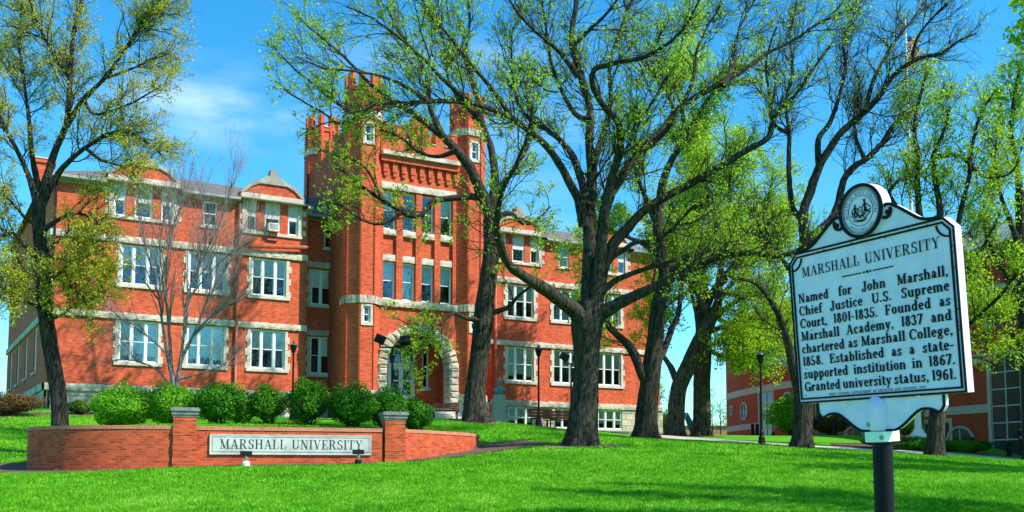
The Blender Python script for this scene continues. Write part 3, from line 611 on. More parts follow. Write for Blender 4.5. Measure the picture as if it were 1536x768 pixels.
def quoin_surround(f, w, h):
    S = MB(); st = 0.06
    n = 6; hh = h/n
    for i in range(n):
        e = 0.29 if i % 2 == 0 else 0.19
        e += random.uniform(-.02, .02)
        S.box(-e, 0.0, -st*random.uniform(.5, 1), 0.2, i*hh+.002, (i+1)*hh-.002); S.box(w, w+e+random.uniform(-.03, .03), -st*random.uniform(.5, 1), 0.2, i*hh+.002, (i+1)*hh-.002)
    S.box(-0.24, w+0.24, -0.10, 0.2, -0.18, -0.002)
    S.build('stone_surround', M['stone_s'], f)
def sill_surround(f, w, h):
    S = MB(); S.box(-0.12, w+0.12, -0.10, 0.12, -0.14, -0.002); S.build('sill', M['stone_s'], f)
def thin_surround(f, w, h):
    S = MB(); S.box(-0.14, w+0.14, -0.07, 0.12, -0.16, -0.002); S.box(-0.14, 0, -0.03, 0.12, 0, h); S.box(w, w+0.14, -0.03, 0.12, 0, h); S.box(-0.14, w+0.14, -0.04, 0.12, h+.002, h+0.14); S.build('stone_surround', M['stone_s'], f)
def place(proto, parent, x, y, z, rz=0, used=set()):
    o = proto if proto.name not in used else copy_tree(proto)
    used.add(proto.name); used.add(o.name)
    o.parent = parent; o.location = (x, y, z); o.rotation_euler = (0, 0, rz); return o
def rough_band(mb, x0, x1, yf, yb, z0, z1, L=0.7, j=0.05):
    """rock-faced course: subdivided front with jitter, block by block"""
    x = x0
    while x < x1-0.01:
        l = min(L*random.uniform(.7, 1.3), x1-x)
        if x1-x-l < 0.25: l = x1-x
        k = max(2, int(l/0.16)); m = 3; vs = []; fs = []
        for jz in range(m+1):
            for i in range(k+1):
                ed = (i in (0, k)) or (jz in (0, m))
                vs.append((x+l*i/k, yf-(0 if ed else random.uniform(0.2, 1)*j), z0+(z1-z0)*jz/m+(random.uniform(-.02, .02) if ed and jz in (0, m) else 0)))
        for jz in range(m):
            for i in range(k): a = jz*(k+1)+i; fs.append((a, a+1, a+k+2, a+k+1))
        mb.mesh(vs, fs)
        mb.poly([(x, yf, z1), (x+l, yf, z1), (x+l, yb, z1), (x, yb, z1)]); mb.poly([(x, yf, z0), (x, yb, z0), (x+l, yb, z0), (x+l, yf, z0)])
        mb.poly([(x, yf, z0), (x, yf, z1), (x, yb, z1), (x, yb, z0)]); mb.poly([(x+l, yf, z0), (x+l, yb, z0), (x+l, yb, z1), (x+l, yf, z1)])
        x += l
def parts_at(mb, fn): return mb

# ------------------------------------------------------------------ main building, local frame: x along the facade, y into the building, z above the eye line
AF = math.radians(28.7)
BO = ((67-768)/FPX*50, 50.0)
M['coping'] = stone_mat('grey_coping', (0.40, 0.37, 0.32, 1), (0.20, 0.18, 0.16, 1), 2.5, bump=.3)
bld = empty('brick_building', (BO[0], BO[1], 0), AF, 'red brick college hall with a battlemented entrance tower, stone belts and an arched doorway', 'building')
LEN = 39.65; ZG = 1.6; ZE = 15.58
ax, ay = (1, 0), (0, 1)
w3 = lambda x: (x, x+2.0)
TX = [3.43, 6.96, 10.46]; RX = [27.2, 30.75, 34.25]
holes_w = []
def wing(xs_, base, rise):
    H = []
    for x in xs_:
        H += [(x, x+2.0, 5.7, 7.97), (x, x+2.0, 9.94, 12.12)]
        if base: H.append((x, x+2.0, 2.65, 4.02))
    return H
DORM = [4.49, 11.6, 28.05, 35.16]
SING = [7.65, 31.2]
def upper(cs, ss):
    H = []
    for c in cs: H += [(c-1.52, c-.92, 13.67, 15.5), (c-.46, c+.46, 13.67, 15.5), (c+.92, c+1.52, 13.67, 15.5)]
    for s_ in ss: H.append((s_, s_+.8, 13.67, 15.1))
    return H
wl = MB()
wall_holes(wl, (0, 0), ax, (0, -1), 13.7, 4.4, ZE, wing(TX, False, 0)+upper(DORM[:2], SING[:1]))
HR = [(a-25.95, b-25.95, c, e) for a, b, c, e in wing(RX, False, 0)+upper(DORM[2:], SING[1:])]
wall_holes(wl, (25.95, 0), ax, (0, -1), LEN-25.95, 4.4, ZE, HR)
# recesses beside the tower
RY = 1.5
for x0, x1, wx in ((13.7, 17.4, 14.42), (22.2, 25.95, 23.25)):
    H = [(wx-x0, wx+2.0-x0, 5.7, 7.97), (wx-x0, wx+2.0-x0, 9.94, 12.12), ((15.2 if x0 < 20 else 23.7)-x0, (15.2 if x0 < 20 else 23.7)+.8-x0, 13.5, 15.2)]
    wall_holes(wl, (x0, RY), ax, (0, -1), x1-x0, 4.4, ZE, H)
wl.poly([(13.7, 0, 4.4), (13.7, RY, 4.4), (13.7, RY, ZE), (13.7, 0, ZE)]); wl.poly([(25.95, 0, 4.4), (25.95, 0, ZE), (25.95, RY, ZE), (25.95, RY, 4.4)])
# right end and back
wl.poly([(LEN, 0, 4.4), (LEN, 16, 4.4), (LEN, 16, ZE), (LEN, 0, ZE)]); wl.poly([(LEN, 16, 2), (0, 16, 2), (0, 16, ZE), (LEN, 16, ZE)])
# left side wall, angled
SD = math.radians(180-57.5)-AF; sd = (math.cos(SD), math.sin(SD)); sn = (-sd[1], sd[0])
if sn[0] > 0: sn = (-sn[0], -sn[1])
SH = []
for s_ in (4.6, 9.2, 13.8, 18.4):
    SH += [(s_+.3, s_+1.6, 5.4, 8.0), (s_+.3, s_+1.6, 9.9, 12.3)]
wall_holes(wl, (0, 0), sd, sn, 22, 4.4, ZE, SH)
for a in (3.4, 13, 22.5): # projecting brick piers on the side wall
    c = (sd[0]*a, sd[1]*a)
wallo = wl.build('wall', M['brick'], bld)
fd = MB()
wall_holes(fd, (0, -0.12), ax, (0, -1), 13.7, ZG-.6, 4.05, [(x, x+2.0, 2.65, 4.0) for x in TX])
fd.build('foundation', M['stone_b'], bld); fd = MB()
wall_holes(fd, (25.95, -0.12), ax, (0, -1), LEN-25.95+.12, ZG-.6, 4.05, [(x-25.95, x-23.95, 2.65, 4.0) for x in RX])
fd.poly([(25.95, -.12, ZG-.6), (25.95, -.12, 4.05), (25.95, RY-.12, 4.05), (25.95, RY-.12, ZG-.6)])
fd.poly([(LEN+.12, -.12, ZG-.6), (LEN+.12, 16, ZG-.6), (LEN+.12, 16, 4.05), (LEN+.12, -.12, 4.05)])
fd.build('foundation', M['stone_b'], bld); fd = MB(); fd.box(13.702, 17.4, RY-.12, RY+.3, ZG-.6, 4.05); fd.build('foundation', M['stone_b'], bld); fd = MB(); fd.box(22.2, 25.948, RY-.12, RY+.3, ZG-.6, 4.05); fd.build('foundation', M['stone_b'], bld); fd = MB()
fd.poly([(13.7, -.12, ZG-.6), (13.7, RY-.12, ZG-.6), (13.7, RY-.12, 4.05), (13.7, -.12, 4.05)]); fd.build('foundation', M['stone_b'], bld); fd = MB()
fd.poly([(sn[0]*.12+sd[0]*a, sn[1]*.12+sd[1]*a-.12*(a == 0), z) for a, z in ((22, ZG-.6), (0, ZG-.6), (0, 4.05), (22, 4.05))])
fd.build('foundation', M['stone_b'], bld)
def side_band(mb, z0, z1, o):
    for a in np.arange(0, 22, 1.0): 
        p = [(sn[0]*o+sd[0]*s_, sn[1]*o+sd[1]*s_) for s_ in (a, a+1)]
        q_ = [(sd[0]*s_, sd[1]*s_) for s_ in (a, a+1)]
        mb.mesh([(*p[0], z0), (*p[1], z0), (*q_[1], z0), (*q_[0], z0), (*p[0], z1), (*p[1], z1), (*q_[1], z1), (*q_[0], z1)], [(0,3,2,1),(4,5,6,7),(0,1,5,4),(2,3,7,6)])
for nm, z0, z1, pr in (('water_table', 4.05, 4.42, .22), ('belt_course', 8.02, 8.36, .12), ('belt_course', 12.2, 12.56, .12)):
    for xa_, xb_, yy in ((-.1, 13.72, 0), (25.93, LEN+.1, 0), (13.75, 15.6, RY), (24.0, 25.9, RY)):
        b = MB(); rough_band(b, xa_, xb_, yy-pr, yy+.05, z0, z1); b.build(nm, M['stone'], bld)
    b = MB(); side_band(b, z0, z1, pr); b.build(nm, M['stone'], bld)
# windows
w_a = window_proto(2.0, 2.27, [1, 1.2, 1], [.5, .5, .5], surround=quoin_surround)
w_b = window_proto(2.0, 2.27, [1, 1.2, 1], [.86, .8, .86], surround=quoin_surround)
w_c = window_proto(2.0, 2.18, [1, 1.2, 1], [.5, .5, .5], surround=quoin_surround, bmat='blind_w')
w_d = window_proto(2.0, 2.27, [1, 1.2, 1], [.0, .5, .45], surround=quoin_surround, dark=True)
w_e = window_proto(2.0, 2.18, [1, 1.2, 1], [.5, .47, .5], surround=quoin_surround, dark=True)
w_base = window_proto(2.0, 1.35, [1, 1.2, 1], [.7, .6, .75])
w_s1 = window_proto(.8, 1.43, [1], [.0], surround=sill_surround)
for x, p in zip(TX, (w_b, w_b, w_a)): place(p, bld, x, 0, 5.7)
for x, p in zip(TX, (w_c, w_c, w_c)): place(p, bld, x, 0, 9.94)
for x, p in zip(RX, (w_b, w_a, w_a)): place(p, bld, x, 0, 5.7)
for x, p in zip(RX, (w_c, w_e, w_e)): place(p, bld, x, 0, 9.94)
for x in TX: place(w_base, bld, x, -.12, 2.65)
for x in RX: place(w_base, bld, x, -.12, 2.65)
place(w_d, bld, 14.42, RY, 5.7); place(w_e, bld, 14.42, RY, 9.94); place(w_d, bld, 23.25, RY, 5.7); place(w_e, bld, 23.25, RY, 9.94)
w_s2 = window_proto(.8, 1.7, [1], [.0], surround=sill_surround, dark=True)
place(w_s2, bld, 15.2, RY, 13.5); place(w_s2, bld, 23.7, RY, 13.5)
for x in SING: place(w_s1, bld, x, 0, 13.67)
w_side = window_proto(1.3, 2.6, [1], [.5], surround=sill_surround); w_side2 = window_proto(1.3, 2.4, [1], [.5], surround=sill_surround)
for s_ in (4.6, 9.2, 13.8, 18.4):
    rz = math.atan2(-sd[1], -sd[0])
    place(w_side, bld, sd[0]*(s_+1.6), sd[1]*(s_+1.6), 5.4, rz); place(w_side2, bld, sd[0]*(s_+1.6), sd[1]*(s_+1.6), 9.9, rz)
# dormer groups
def lattice(f, w, h):
    Lm = MB(); n = 9
    z0 = h*0.46; z1 = h-.06; x0 = .05; x1 = w-.05; st = .11
    k = int((x1-x0+z1-z0)/st)+1
    for i in range(k):
        c = i*st
        for sg in (1, -1):
            pts = []
            for (za, xa) in ((z0, x0+c if sg > 0 else x1-c), ):
                # line x = xa - sg*(z - z0)
                zA = max(z0, z0+(abs(xa-(x0 if sg > 0 else x1))-(x1-x0))) ; zB = min(z1, z0+abs(xa-(x0 if sg > 0 else x1)))
                if zB-zA > .02:
                    Lm.rbox((xa-sg*(zA-z0), .055 if sg > 0 else .048, zA), (xa-sg*(zB-z0), .055 if sg > 0 else .048, zB), .035, .006, up=(0, 1, 0))
    Lm.build('lattice', M['white'], f)
w_g1 = window_proto(.6, 1.83, [1], [.0], surround=lattice); w_g2 = window_proto(.92, 1.83, [1], [.0], surround=lattice)
for c in DORM:
    for dx, p in ((-1.52, w_g1), (-.46, w_g2), (.92, w_g1)): place(p, bld, c+dx, 0, 13.67)
    s = MB(); s.box(c-1.76, c+1.76, -.1, .12, 13.49, 13.66); s.box(c-1.76, c-1.52, -.05, .12, 13.662, 15.5); s.box(c+1.52, c+1.76, -.05, .12, 13.662, 15.5)
    for xx in (-2.0, 1.77):
        for zz in (13.7, 14.3, 14.9): s.box(c+xx+.02, c+xx+.22, -.04, .1, zz, zz+.3)
    s.box(c-1.86, c+1.86, -.16, .12, 15.502, 15.86)
    s.build('stone_trim', M['stone_s'], bld)
    g = MB(); pts = [(c-1.7, 15.86), (c+1.7, 15.86), (c+1.25, 16.28), (c+.8, 16.5), (c-.8, 16.5), (c-1.25, 16.28)]
    g.xprism(pts, -.08, .5); g.build('gable', M['brick'], bld)
    k = MB(); out = [(c-1.95, 15.86), (c-1.35, 16.45), (c-.85, 16.68), (c-.35, 17.0), (c-.2, 17.02), (c-.2, 17.38), (c+.2, 17.38), (c+.2, 17.02), (c+.35, 17.0), (c+.85, 16.68), (c+1.35, 16.45), (c+1.95, 15.86)]
    inn = [(c-1.7, 15.862), (c-1.25, 16.282), (c-.8, 16.502), (c-.4, 16.504), (c-.2, 16.504), (c-.1, 16.504), (c+.1, 16.504), (c+.2, 16.504), (c+.4, 16.504), (c+.8, 16.502), (c+1.25, 16.282), (c+1.7, 15.862)]
    for i in range(len(out)-1): k.xprism([inn[i], inn[i+1], out[i+1], out[i]], -.18, .55)
    k.build('gable_coping', M['coping'], bld)
    r = MB(); r.mesh([(c-1.95, .5, 15.86), (c-1.35, .5, 16.4), (c, .5, 16.6), (c+1.35, .5, 16.4), (c+1.95, .5, 15.86), (c-1.95, 2.6, 16.5), (c-1.35, 2.6, 16.75), (c, 2.6, 16.85), (c+1.35, 2.6, 16.75), (c+1.95, 2.6, 16.5)], [(0, 1, 6, 5), (1, 2, 7, 6), (2, 3, 8, 7), (3, 4, 9, 8)])
    r.build('dormer_roof', M['roof'], bld)
# eaves, gutters and roofs
def eave_run(x0, x1, y):
    e = MB(); e.box(x0, x1, y-.45, y-.001, 15.24, 15.30); e.box(x0, x1, y-.55, y-.45, 15.28, 15.42); e.box(x0, x1, y-.06, y-.001, 15.12, 15.238)
    e.build('gutter', M['gutter'], bld)
prev = -.4
for c in DORM[:2]: eave_run(prev, c-1.96, 0); prev = c+1.96
eave_run(prev, 13.9, 0); eave_run(13.95, 15.3, RY)
prev = 25.8
eave_run(24.4, 25.78, RY)
for c in DORM[2:]: eave_run(prev, c-1.96, 0); prev = c+1.96
eave_run(prev, LEN+.4, 0)
rf = MB(); e = .5; yr = 2.8; zr = 16.95
rf.poly([(-e, -e, 15.44), (13.9, -e, 15.44), (13.9, yr, zr), (3.5, yr, zr)]); rf.poly([(13.9, RY-e, 15.44), (15.6, RY-e, 15.44), (15.6, yr, zr), (13.9, yr, zr)])
rf.poly([(25.75, -e, 15.44), (LEN+e, -e, 15.44), (LEN-3.5, yr, zr), (25.75, yr, zr)]); rf.poly([(24, RY-e, 15.44), (25.75, RY-e, 15.44), (25.75, yr, zr), (24, yr, zr)])
rf.poly([(-e*.8, -e, 15.44), (3.5, yr, zr), (sd[0]*22+4.2, sd[1]*22+1, zr), (sd[0]*22+sn[0]*.3, sd[1]*22+sn[1]*.3, 15.44)]); rf.poly([(LEN+e, -e, 15.44), (LEN+e, 16, 15.44), (LEN-3.5, 12, zr), (LEN-3.5, yr, zr)])
rf.poly([(3.5, yr, zr), (LEN-3.5, yr, zr), (LEN-3.5, 13, zr), (0, 13, zr)])
rf.poly([(13.9, -e, 15.44), (13.9, RY-e, 15.44), (13.9, yr, zr)]); rf.poly([(25.75, -e, 15.44), (25.75, yr, zr), (25.75, RY-e, 15.44)])
rf.build('roof', M['roof'], bld)
ch = MB(); ch.box(-.75, .25, 5.2, 6.2, 15.5, 17.75); ch.box(-.85, .35, 5.1, 6.3, 17.5, 17.65)
cho = ch.build('chimney', M['brick'], bld); cc = MB(); cc.box(-.8, .3, 5.15, 6.25, 17.752, 17.82); cc.build('chimney_cap', M['stone_s'], cho)
# ---- tower
FY = -2.5; TS0, TS1 = 17.25, 22.35; TC = 19.8
tw = MB(); WX = [17.52, 18.77, 20.0, 21.22]; WW = .84
# entrance zone with arch opening
ZF = 3.55; ZS = 5.98; RI = 2.02; RO = 2.62
def arch(cx, r, zs, n=24): return [(cx+r*math.cos(PI*i/n), zs+r*math.sin(PI*i/n)) for i in range(n+1)]
oa = arch(TC, RI+.25, ZS)
tw.poly([(TS0, FY, 2), (TC-RI-.25, FY, 2), (TC-RI-.25, FY, ZS), (TS0, FY, ZS)]); tw.poly([(TC+RI+.25, FY, 2), (TS1, FY, 2), (TS1, FY, ZS), (TC+RI+.25, FY, ZS)])
for a, b in zip(oa[:-1], oa[1:]): tw.poly([(b[0], FY, b[1]), (a[0], FY, a[1]), (a[0], FY, 9.5), (b[0], FY, 9.5)])
tw.poly([(TC+RI+.25, FY, ZS), (TS1, FY, ZS), (TS1, FY, 9.5), (TC+RI+.25, FY, 9.5)]); tw.poly([(TS0, FY, ZS), (TC-RI-.25, FY, ZS), (TC-RI-.25, FY, 9.5), (TS0, FY, 9.5)])
tw2 = [(x-TS0, x+WW-TS0, 9.93, 16.52) for x in WX]
wall_holes(tw, (TS0, FY), ax, (0, -1), TS1-TS0, 9.5, 19.64, tw2, 0.2)
for x in WX:  # inner plane in each tall bay with the two window openings
    wall_holes(tw, (x, FY+.2), ax, (0, -1), WW, 9.93, 16.52, [(0.002, WW-.002, 9.95, 12.22), (0.002, WW-.002, 14.15, 16.5)], 0.05)
# parapet
tw.box(TS0, TS1, FY-.18, FY+.35, 18.76, 19.64)
MER = [(17.38, 17.75, 20.4), (18.17, 18.84, 20.4), (19.28, 20.32, 21.0), (20.78, 21.43, 20.4), (21.85, 22.25, 20.4)]
for a, b, z in MER: tw.box(a, b, FY-.178, FY+.348, 19.642, z)
# dentil corbels
for i in range(9):
    x = TS0+.2+i*.58; tw.box(x, x+.3, FY-.16, FY-.002, 17.55, 18.5); tw.box(x+.05, x+.25, FY-.12, FY-.002, 17.3, 17.548)
tw.box(TS0, TS1, FY-.30, FY-.002, 18.15, 18.5)
# side walls between turrets and rear wall
for x in (15.75, 23.85):
    tw.box(x-.2, x+.2, FY+.6, 5.2, 2.0 if x > 20 else 2.0, 19.6)
    for y in (-.9, .7, 2.3, 3.9): tw.box(x-.2, x+.2, y-.4, y+.4, 19.602, 20.5)
tw.box(16, 23.6, 5.3, 5.8, 2, 19.6)
two = tw.build('tower_wall', M['brick'], bld)
tr_ = MB(); tr_.box(16, 23.6, FY+.36, 5.3, 19.0, 19.1); tr_.build('tower_roof', M['roof'], bld)
# tower stone
ts = MB(); rough_band(ts, 17.3, 22.3, FY-.17, FY+.02, 9.5, 9.9, .7, .06); ts.build('belt_course', M['stone'], bld)
ts = MB(); rough_band(ts, 17.35, 22.25, FY-.07, FY+.02, 16.54, 16.95, .9, .03); ts.build('stone_lintel', M['stone_s'], bld)
for x in WX:
    ts = MB(); rough_band(ts, x+.01, x+WW-.01, FY+.06, FY+.19, 12.24, 12.62, 1, .03); ts.build('stone_lintel', M['stone_s'], bld)
    ts = MB(); rough_band(ts, x+.01, x+WW-.01, FY+.0, FY+.19, 13.78, 14.13, 1, .05); ts.build('stone_sill', M['stone_s'], bld)
tcn = MB(); tcn.box(TS0+.03, TS1-.03, FY-.5, FY-.002, 18.502, 18.758); tcn.build('cornice', M['stone'], bld)
tcp = MB()
for (a, _, _), (_, b, _) in zip(MER[1:], MER[:-1]): pass
for i in range(4):
    a, b = MER[i][1], MER[i+1][0]; tcp.mesh([(a, FY-.26, 19.60), (b, FY-.26, 19.60), (b, FY+.4, 19.645), (a, FY+.4, 19.645), (a, FY-.26, 19.66), (b, FY-.26, 19.66), (b, FY+.4, 19.85), (a, FY+.4, 19.85)], [(0,3,2,1),(4,5,6,7),(0,1,5,4),(1,2,6,5),(2,3,7,6),(3,0,4,7)])
tcp.build('coping', M['blind_w'] if False else M['stone_s'], bld)
mc = MB()
for a, b, z in MER: mc.box(a-.03, b+.03, FY-.21, FY+.38, z+.002, z+.07)
mc.build('merlon_caps', M['brick_cap'], bld)
w_t1 = window_proto(WW-.01, 2.26, [1], [.5], bmat='blind_w'); w_t2 = window_proto(WW-.01, 2.34, [1], [.46], bmat='blind_w'); w_t3 = window_proto(WW-.01, 2.34, [1], [0]); w_t4 = window_proto(WW-.01, 2.26, [1], [.95], bmat='blind_w')
for x, p in zip(WX, (w_t1, w_t4, w_t1, w_t1)): place(p, bld, x+.005, FY+.2, 9.955)
for x, p in zip(WX, (w_t2, w_t3, w_t3, w_t2)): place(p, bld, x+.005, FY+.2, 14.155)
# arch ring of voussoirs
va = MB(); n = 19
def vblock(pts, yf, yb, j=.05):
    P = []
    for p in pts: P.append((p[0]+random.uniform(-.012, .012), yf+random.uniform(-j, j*.3), p[1]+random.uniform(-.012, .012)))
    cx_ = sum(p[0] for p in P)/4; cz_ = sum(p[2] for p in P)/4
    I_ = [(p[0]*.62+cx_*.38, yf-random.uniform(.08, .16), p[2]*.62+cz_*.38) for p in P]
    B_ = [(p[0], yb, p[1]) for p in pts]
    va.mesh(P+I_+B_, [(4, 5, 6, 7), (0, 1, 5, 4), (1, 2, 6, 5), (2, 3, 7, 6), (3, 0, 4, 7), (0, 8, 9, 1), (1, 9, 10, 2), (2, 10, 11, 3), (3, 11, 8, 0)])
for i in range(n):
    a0 = PI*i/n+.012; a1 = PI*(i+1)/n-.012; ri = RI+random.uniform(-.015, .015); ro = RO+random.uniform(-.05, .06)
    pt = lambda r, a: (TC+r*math.cos(a), ZS+r*math.sin(a))
    vblock([pt(ri, a1), pt(ri, a0), pt(ro, a0), pt(ro, a1)][::-1][::-1], FY-.14, FY+.75)
z = 2.3
while z < ZS-.1:
    h = min(random.uniform(.34, .44), ZS-z)
    for sg in (-1, 1):
        e = random.uniform(-.03, .05)
        x0, x1 = sorted((TC+sg*RI, TC+sg*(RO+e))); vblock([(x0, z+.012), (x1, z+.012), (x1, z+h-.012), (x0, z+h-.012)], FY-.14, FY+.75)
    z += h
va.build('arch', M['stone'], bld)
# porch interior
pi_ = MB(); PX0, PX1 = 17.6, 22.3; PY = 0.0
wall_holes(pi_, (PX0, PY), ax, (0, -1), PX1-PX0, 2, 8.5, [(18.86-PX0, 20.66-PX0, ZF, 7.72), (21.15-PX0, 21.60-PX0, 4.98, 7.62)], .15)
pi_.poly([(PX0, FY+.02, 2), (PX0, PY, 2), (PX0, PY, 8.5), (PX0, FY+.02, 8.5)]); pi_.poly([(PX1, FY+.02, 2), (PX1, FY+.02, 8.5), (PX1, PY, 8.5), (PX1, PY, 2)])
pi_.poly([(PX0, FY+.02, 8.5), (PX0, PY, 8.5), (PX1, PY, 8.5), (PX1, FY+.02, 8.5)])
pi_.build('porch_wall', M['brick'], bld)
pf = MB(); pf.box(PX0, PX1, FY-.3, PY, 2.0, ZF)
for i in range(5): pf.box(TC-2.9, TC+2.9, FY-.3-.34*(i+1), FY-.3-.34*i-.002, 1.6, ZF-.17*(i+1))
pf.build('steps', M['stone_s'], bld)
ck = MB()
for sg in (-1, 1):
    x0, x1 = sorted((TC+sg*2.95, TC+sg*3.75)); ck.box(x0, x1, FY-2.0, FY-.55, 1.6, 3.9)
ck.build('step_cheek', M['stone_b'], bld)
rl = MB()
for x in (TC+2.75,):
    rl.tube([(x, FY-1.9, 2.6), (x, FY-1.9, 3.5), (x, FY-.3, 4.4), (x, FY-.3, 3.6)], [.025]*4, 6); rl.tube([(x, FY-1.9, 3.0), (x, FY-.3, 3.95)], [.018]*2, 6)
rl.build('handrail', M['black'], bld)
dr = MB(); X0, X1 = 18.87, 20.65
dr.box(X0, X0+.1, PY+.02, PY+.14, ZF, 7.7); dr.box(X1-.1, X1, PY+.02, PY+.14, ZF, 7.7); dr.box(X0+.1, X1-.1, PY+.02, PY+.14, 7.6, 7.7); dr.box(X0+.1, X1-.1, PY+.02, PY+.14, 6.28, 6.46); dr.box(TC-.07, TC-.01, PY+.03, PY+.13, 6.46, 7.6)
dfr = dr.build('door_frame', M['white'], bld)
gl_ = MB(); gl_.poly([(X0+.1, PY+.08, 6.46), (X1-.1, PY+.08, 6.46), (X1-.1, PY+.08, 7.6), (X0+.1, PY+.08, 7.6)]); gl_.build('pane', M['glass2'], dfr)
bk = MB(); bk.box(X0, X1, PY+1.5, PY+1.6, ZF, 7.7); bk.build('room_recess', M['room'], dfr)
for k in range(2):
    a = X0+.1+k*.79; b = a+.78; d_ = MB(); y0, y1 = PY+.05, PY+.10
    d_.box(a, a+.13, y0, y1, ZF, 6.27); d_.box(b-.13, b, y0, y1, ZF, 6.27); d_.box(a+.13, b-.13, y0, y1, 6.12, 6.27); d_.box(a+.13, b-.13, y0, y1, 5.32, 5.42); d_.box(a+.13, b-.13, y0, y1, ZF, 4.5)
    do = d_.build('door', M['white'], bld)
    g2 = MB(); g2.poly([(a+.13, y0+.02, 4.5), (b-.13, y0+.02, 4.5), (b-.13, y0+.02, 6.12), (a+.13, y0+.02, 6.12)]); g2.build('pane', M['glass2'], do)
    h2 = MB(); hx = b-.07 if k == 0 else a+.07; h2.tube([(hx, y0-.07, 4.45), (hx, y0-.07, 4.95)], [.02, .02], 6); h2.build('handle', M['black'], do)
w_p = window_proto(.45, 2.64, [1], [0], surround=sill_surround, dark=True); place(w_p, bld, 21.15, PY, 4.98)
# turrets
def turret(cx, cy, z0, front):
    R = 1.12; k = 8; an = [PI/8+i*PI/4 for i in range(8)]; P = [(cx+R*math.cos(a), cy+R*math.sin(a)) for a in an]
    t_ = MB(); 
    fh = {}
    if front: fh[5] = [(.5*(2*R*math.sin(PI/8))-.22, .5*(2*R*math.sin(PI/8))+.22, 8.35, 9.32), (.5*(2*R*math.sin(PI/8))-.22, .5*(2*R*math.sin(PI/8))+.22, 19.0, 20.05)]
    zt = 22.35
    for i in range(8):
        a, b = P[i], P[(i+1) % 8]; L = math.dist(a, b); d = ((b[0]-a[0])/L, (b[1]-a[1])/L); n = (d[1], -d[0])
        wall_holes(t_, a, d, n, L, z0, zt, fh.get(i, [])+[(L*.25, L*.75, 21.1, 22.1)], .08)
        m = ((a[0]+b[0])/2, (a[1]+b[1])/2)
        t_.poly([(a[0]+d[0]*L*.25-n[0]*.08, a[1]+d[1]*L*.25-n[1]*.08, 21.1), (a[0]+d[0]*L*.75-n[0]*.08, a[1]+d[1]*L*.75-n[1]*.08, 21.1), (a[0]+d[0]*L*.75-n[0]*.08, a[1]+d[1]*L*.75-n[1]*.08, 22.1), (a[0]+d[0]*L*.25-n[0]*.08, a[1]+d[1]*L*.25-n[1]*.08, 22.1)])
    t_.prism([(cx+(p[0]-cx)*.98, cy+(p[1]-cy)*.98) for p in P], zt-.05, zt)
    for i in range(8):   # merlons on the corners
        p = P[i]; q0 = P[i-1]; q1 = P[(i+1) % 8]
        f = .27; out = [(p[0]+(q0[0]-p[0])*f, p[1]+(q0[1]-p[1])*f), p, (p[0]+(q1[0]-p[0])*f, p[1]+(q1[1]-p[1])*f)]
        inn = [(cx+(o[0]-cx)*.72, cy+(o[1]-cy)*.72) for o in out[::-1]]
        t_.prism(out+inn, zt+.001, 23.2)
    q2 = t_
    if front:
        zz = 4.5
        for i in (4, 5, 6, 7) if True else ():
            pass
        for i in (4, 5, 6):
            p = P[i]; z = 4.55
            dd = (p[0]-cx)/R, (p[1]-cy)/R
            while z < 20.4:
                if not 9.4 < z < 10: q2.rbox((p[0]-dd[0]*.06, p[1]-dd[1]*.06, z), (p[0]+dd[0]*.055, p[1]+dd[1]*.055, z), .12, .075)
                z += .165
    else:
        for i in (3, 4, 5, 6):
            p = P[i]; z = 16; dd = (p[0]-cx)/R, (p[1]-cy)/R
            while z < 22.2: q2.rbox((p[0]-dd[0]*.06, p[1]-dd[1]*.06, z), (p[0]+dd[0]*.055, p[1]+dd[1]*.055, z), .12, .075); z += .165
    o = t_.build('turret', M['brick'], bld)
    def ring(z0_, z1_, pr):
        m = 4; s2 = MB()
        for i in range(8):
            a, b = P[i], P[(i+1) % 8]
            for k2 in range(m):
                v = []
                for z_ in (z0_, z1_):
                    for u in (k2/m, (k2+1)/m):
                        x = a[0]+(b[0]-a[0])*u; y = a[1]+(b[1]-a[1])*u; e = 1+(pr+random.uniform(-.03, .03))/R
                        v.append((cx+(x-cx)*e, cy+(y-cy)*e, z_)); 
                s2.mesh(v, [(0, 1, 3, 2)])
                s2.poly([v[2], v[3], (cx+(P[i][0]-cx)*.9, cy+(P[i][1]-cy)*.9, z1_)]); s2.poly([v[1], v[0], (cx+(P[i][0]-cx)*.9, cy+(P[i][1]-cy)*.9, z0_)])
        s2.build('stone_band', M['stone'], o)
    if front: ring(9.48, 9.92, .12); ring(4.05, 4.45, .18); ring(1.6, 4.05, .10)
    ring(20.5, 20.92, .09)
    for i in range(8):
        a, b = P[i], P[(i+1) % 8]
        f = .3; A_ = (a[0]+(b[0]-a[0])*f, a[1]+(b[1]-a[1])*f); B_ = (a[0]+(b[0]-a[0])*(1-f), a[1]+(b[1]-a[1])*(1-f))
        s2 = MB(); e = 1.06; s2.mesh([(cx+(A_[0]-cx)*e, cy+(A_[1]-cy)*e, zt+.01), (cx+(B_[0]-cx)*e, cy+(B_[1]-cy)*e, zt+.01), (cx+(B_[0]-cx)*.6, cy+(B_[1]-cy)*.6, zt+.3), (cx+(A_[0]-cx)*.6, cy+(A_[1]-cy)*.6, zt+.3)], [(0, 1, 2, 3)]); s2.build('crenel_cap', M['stone'], o)
    return P
P1 = turret(16.35, -2.02, 1.8, True); P2 = turret(23.25, -2.02, 1.8, True); turret(16.35, 5.86, 15.0, False); turret(23.25, 5.86, 15.0, False)
w_n = window_proto(.44, .97, [1], [0], surround=thin_surround); w_n2 = window_proto(.44, 1.05, [1], [0], surround=thin_surround)
for cx in (16.35, 23.25):
    yf = -2.02-1.12*math.cos(PI/8)
    place(w_n, bld, cx-.22, yf, 8.35); place(w_n2, bld, cx-.22, yf, 19.0)
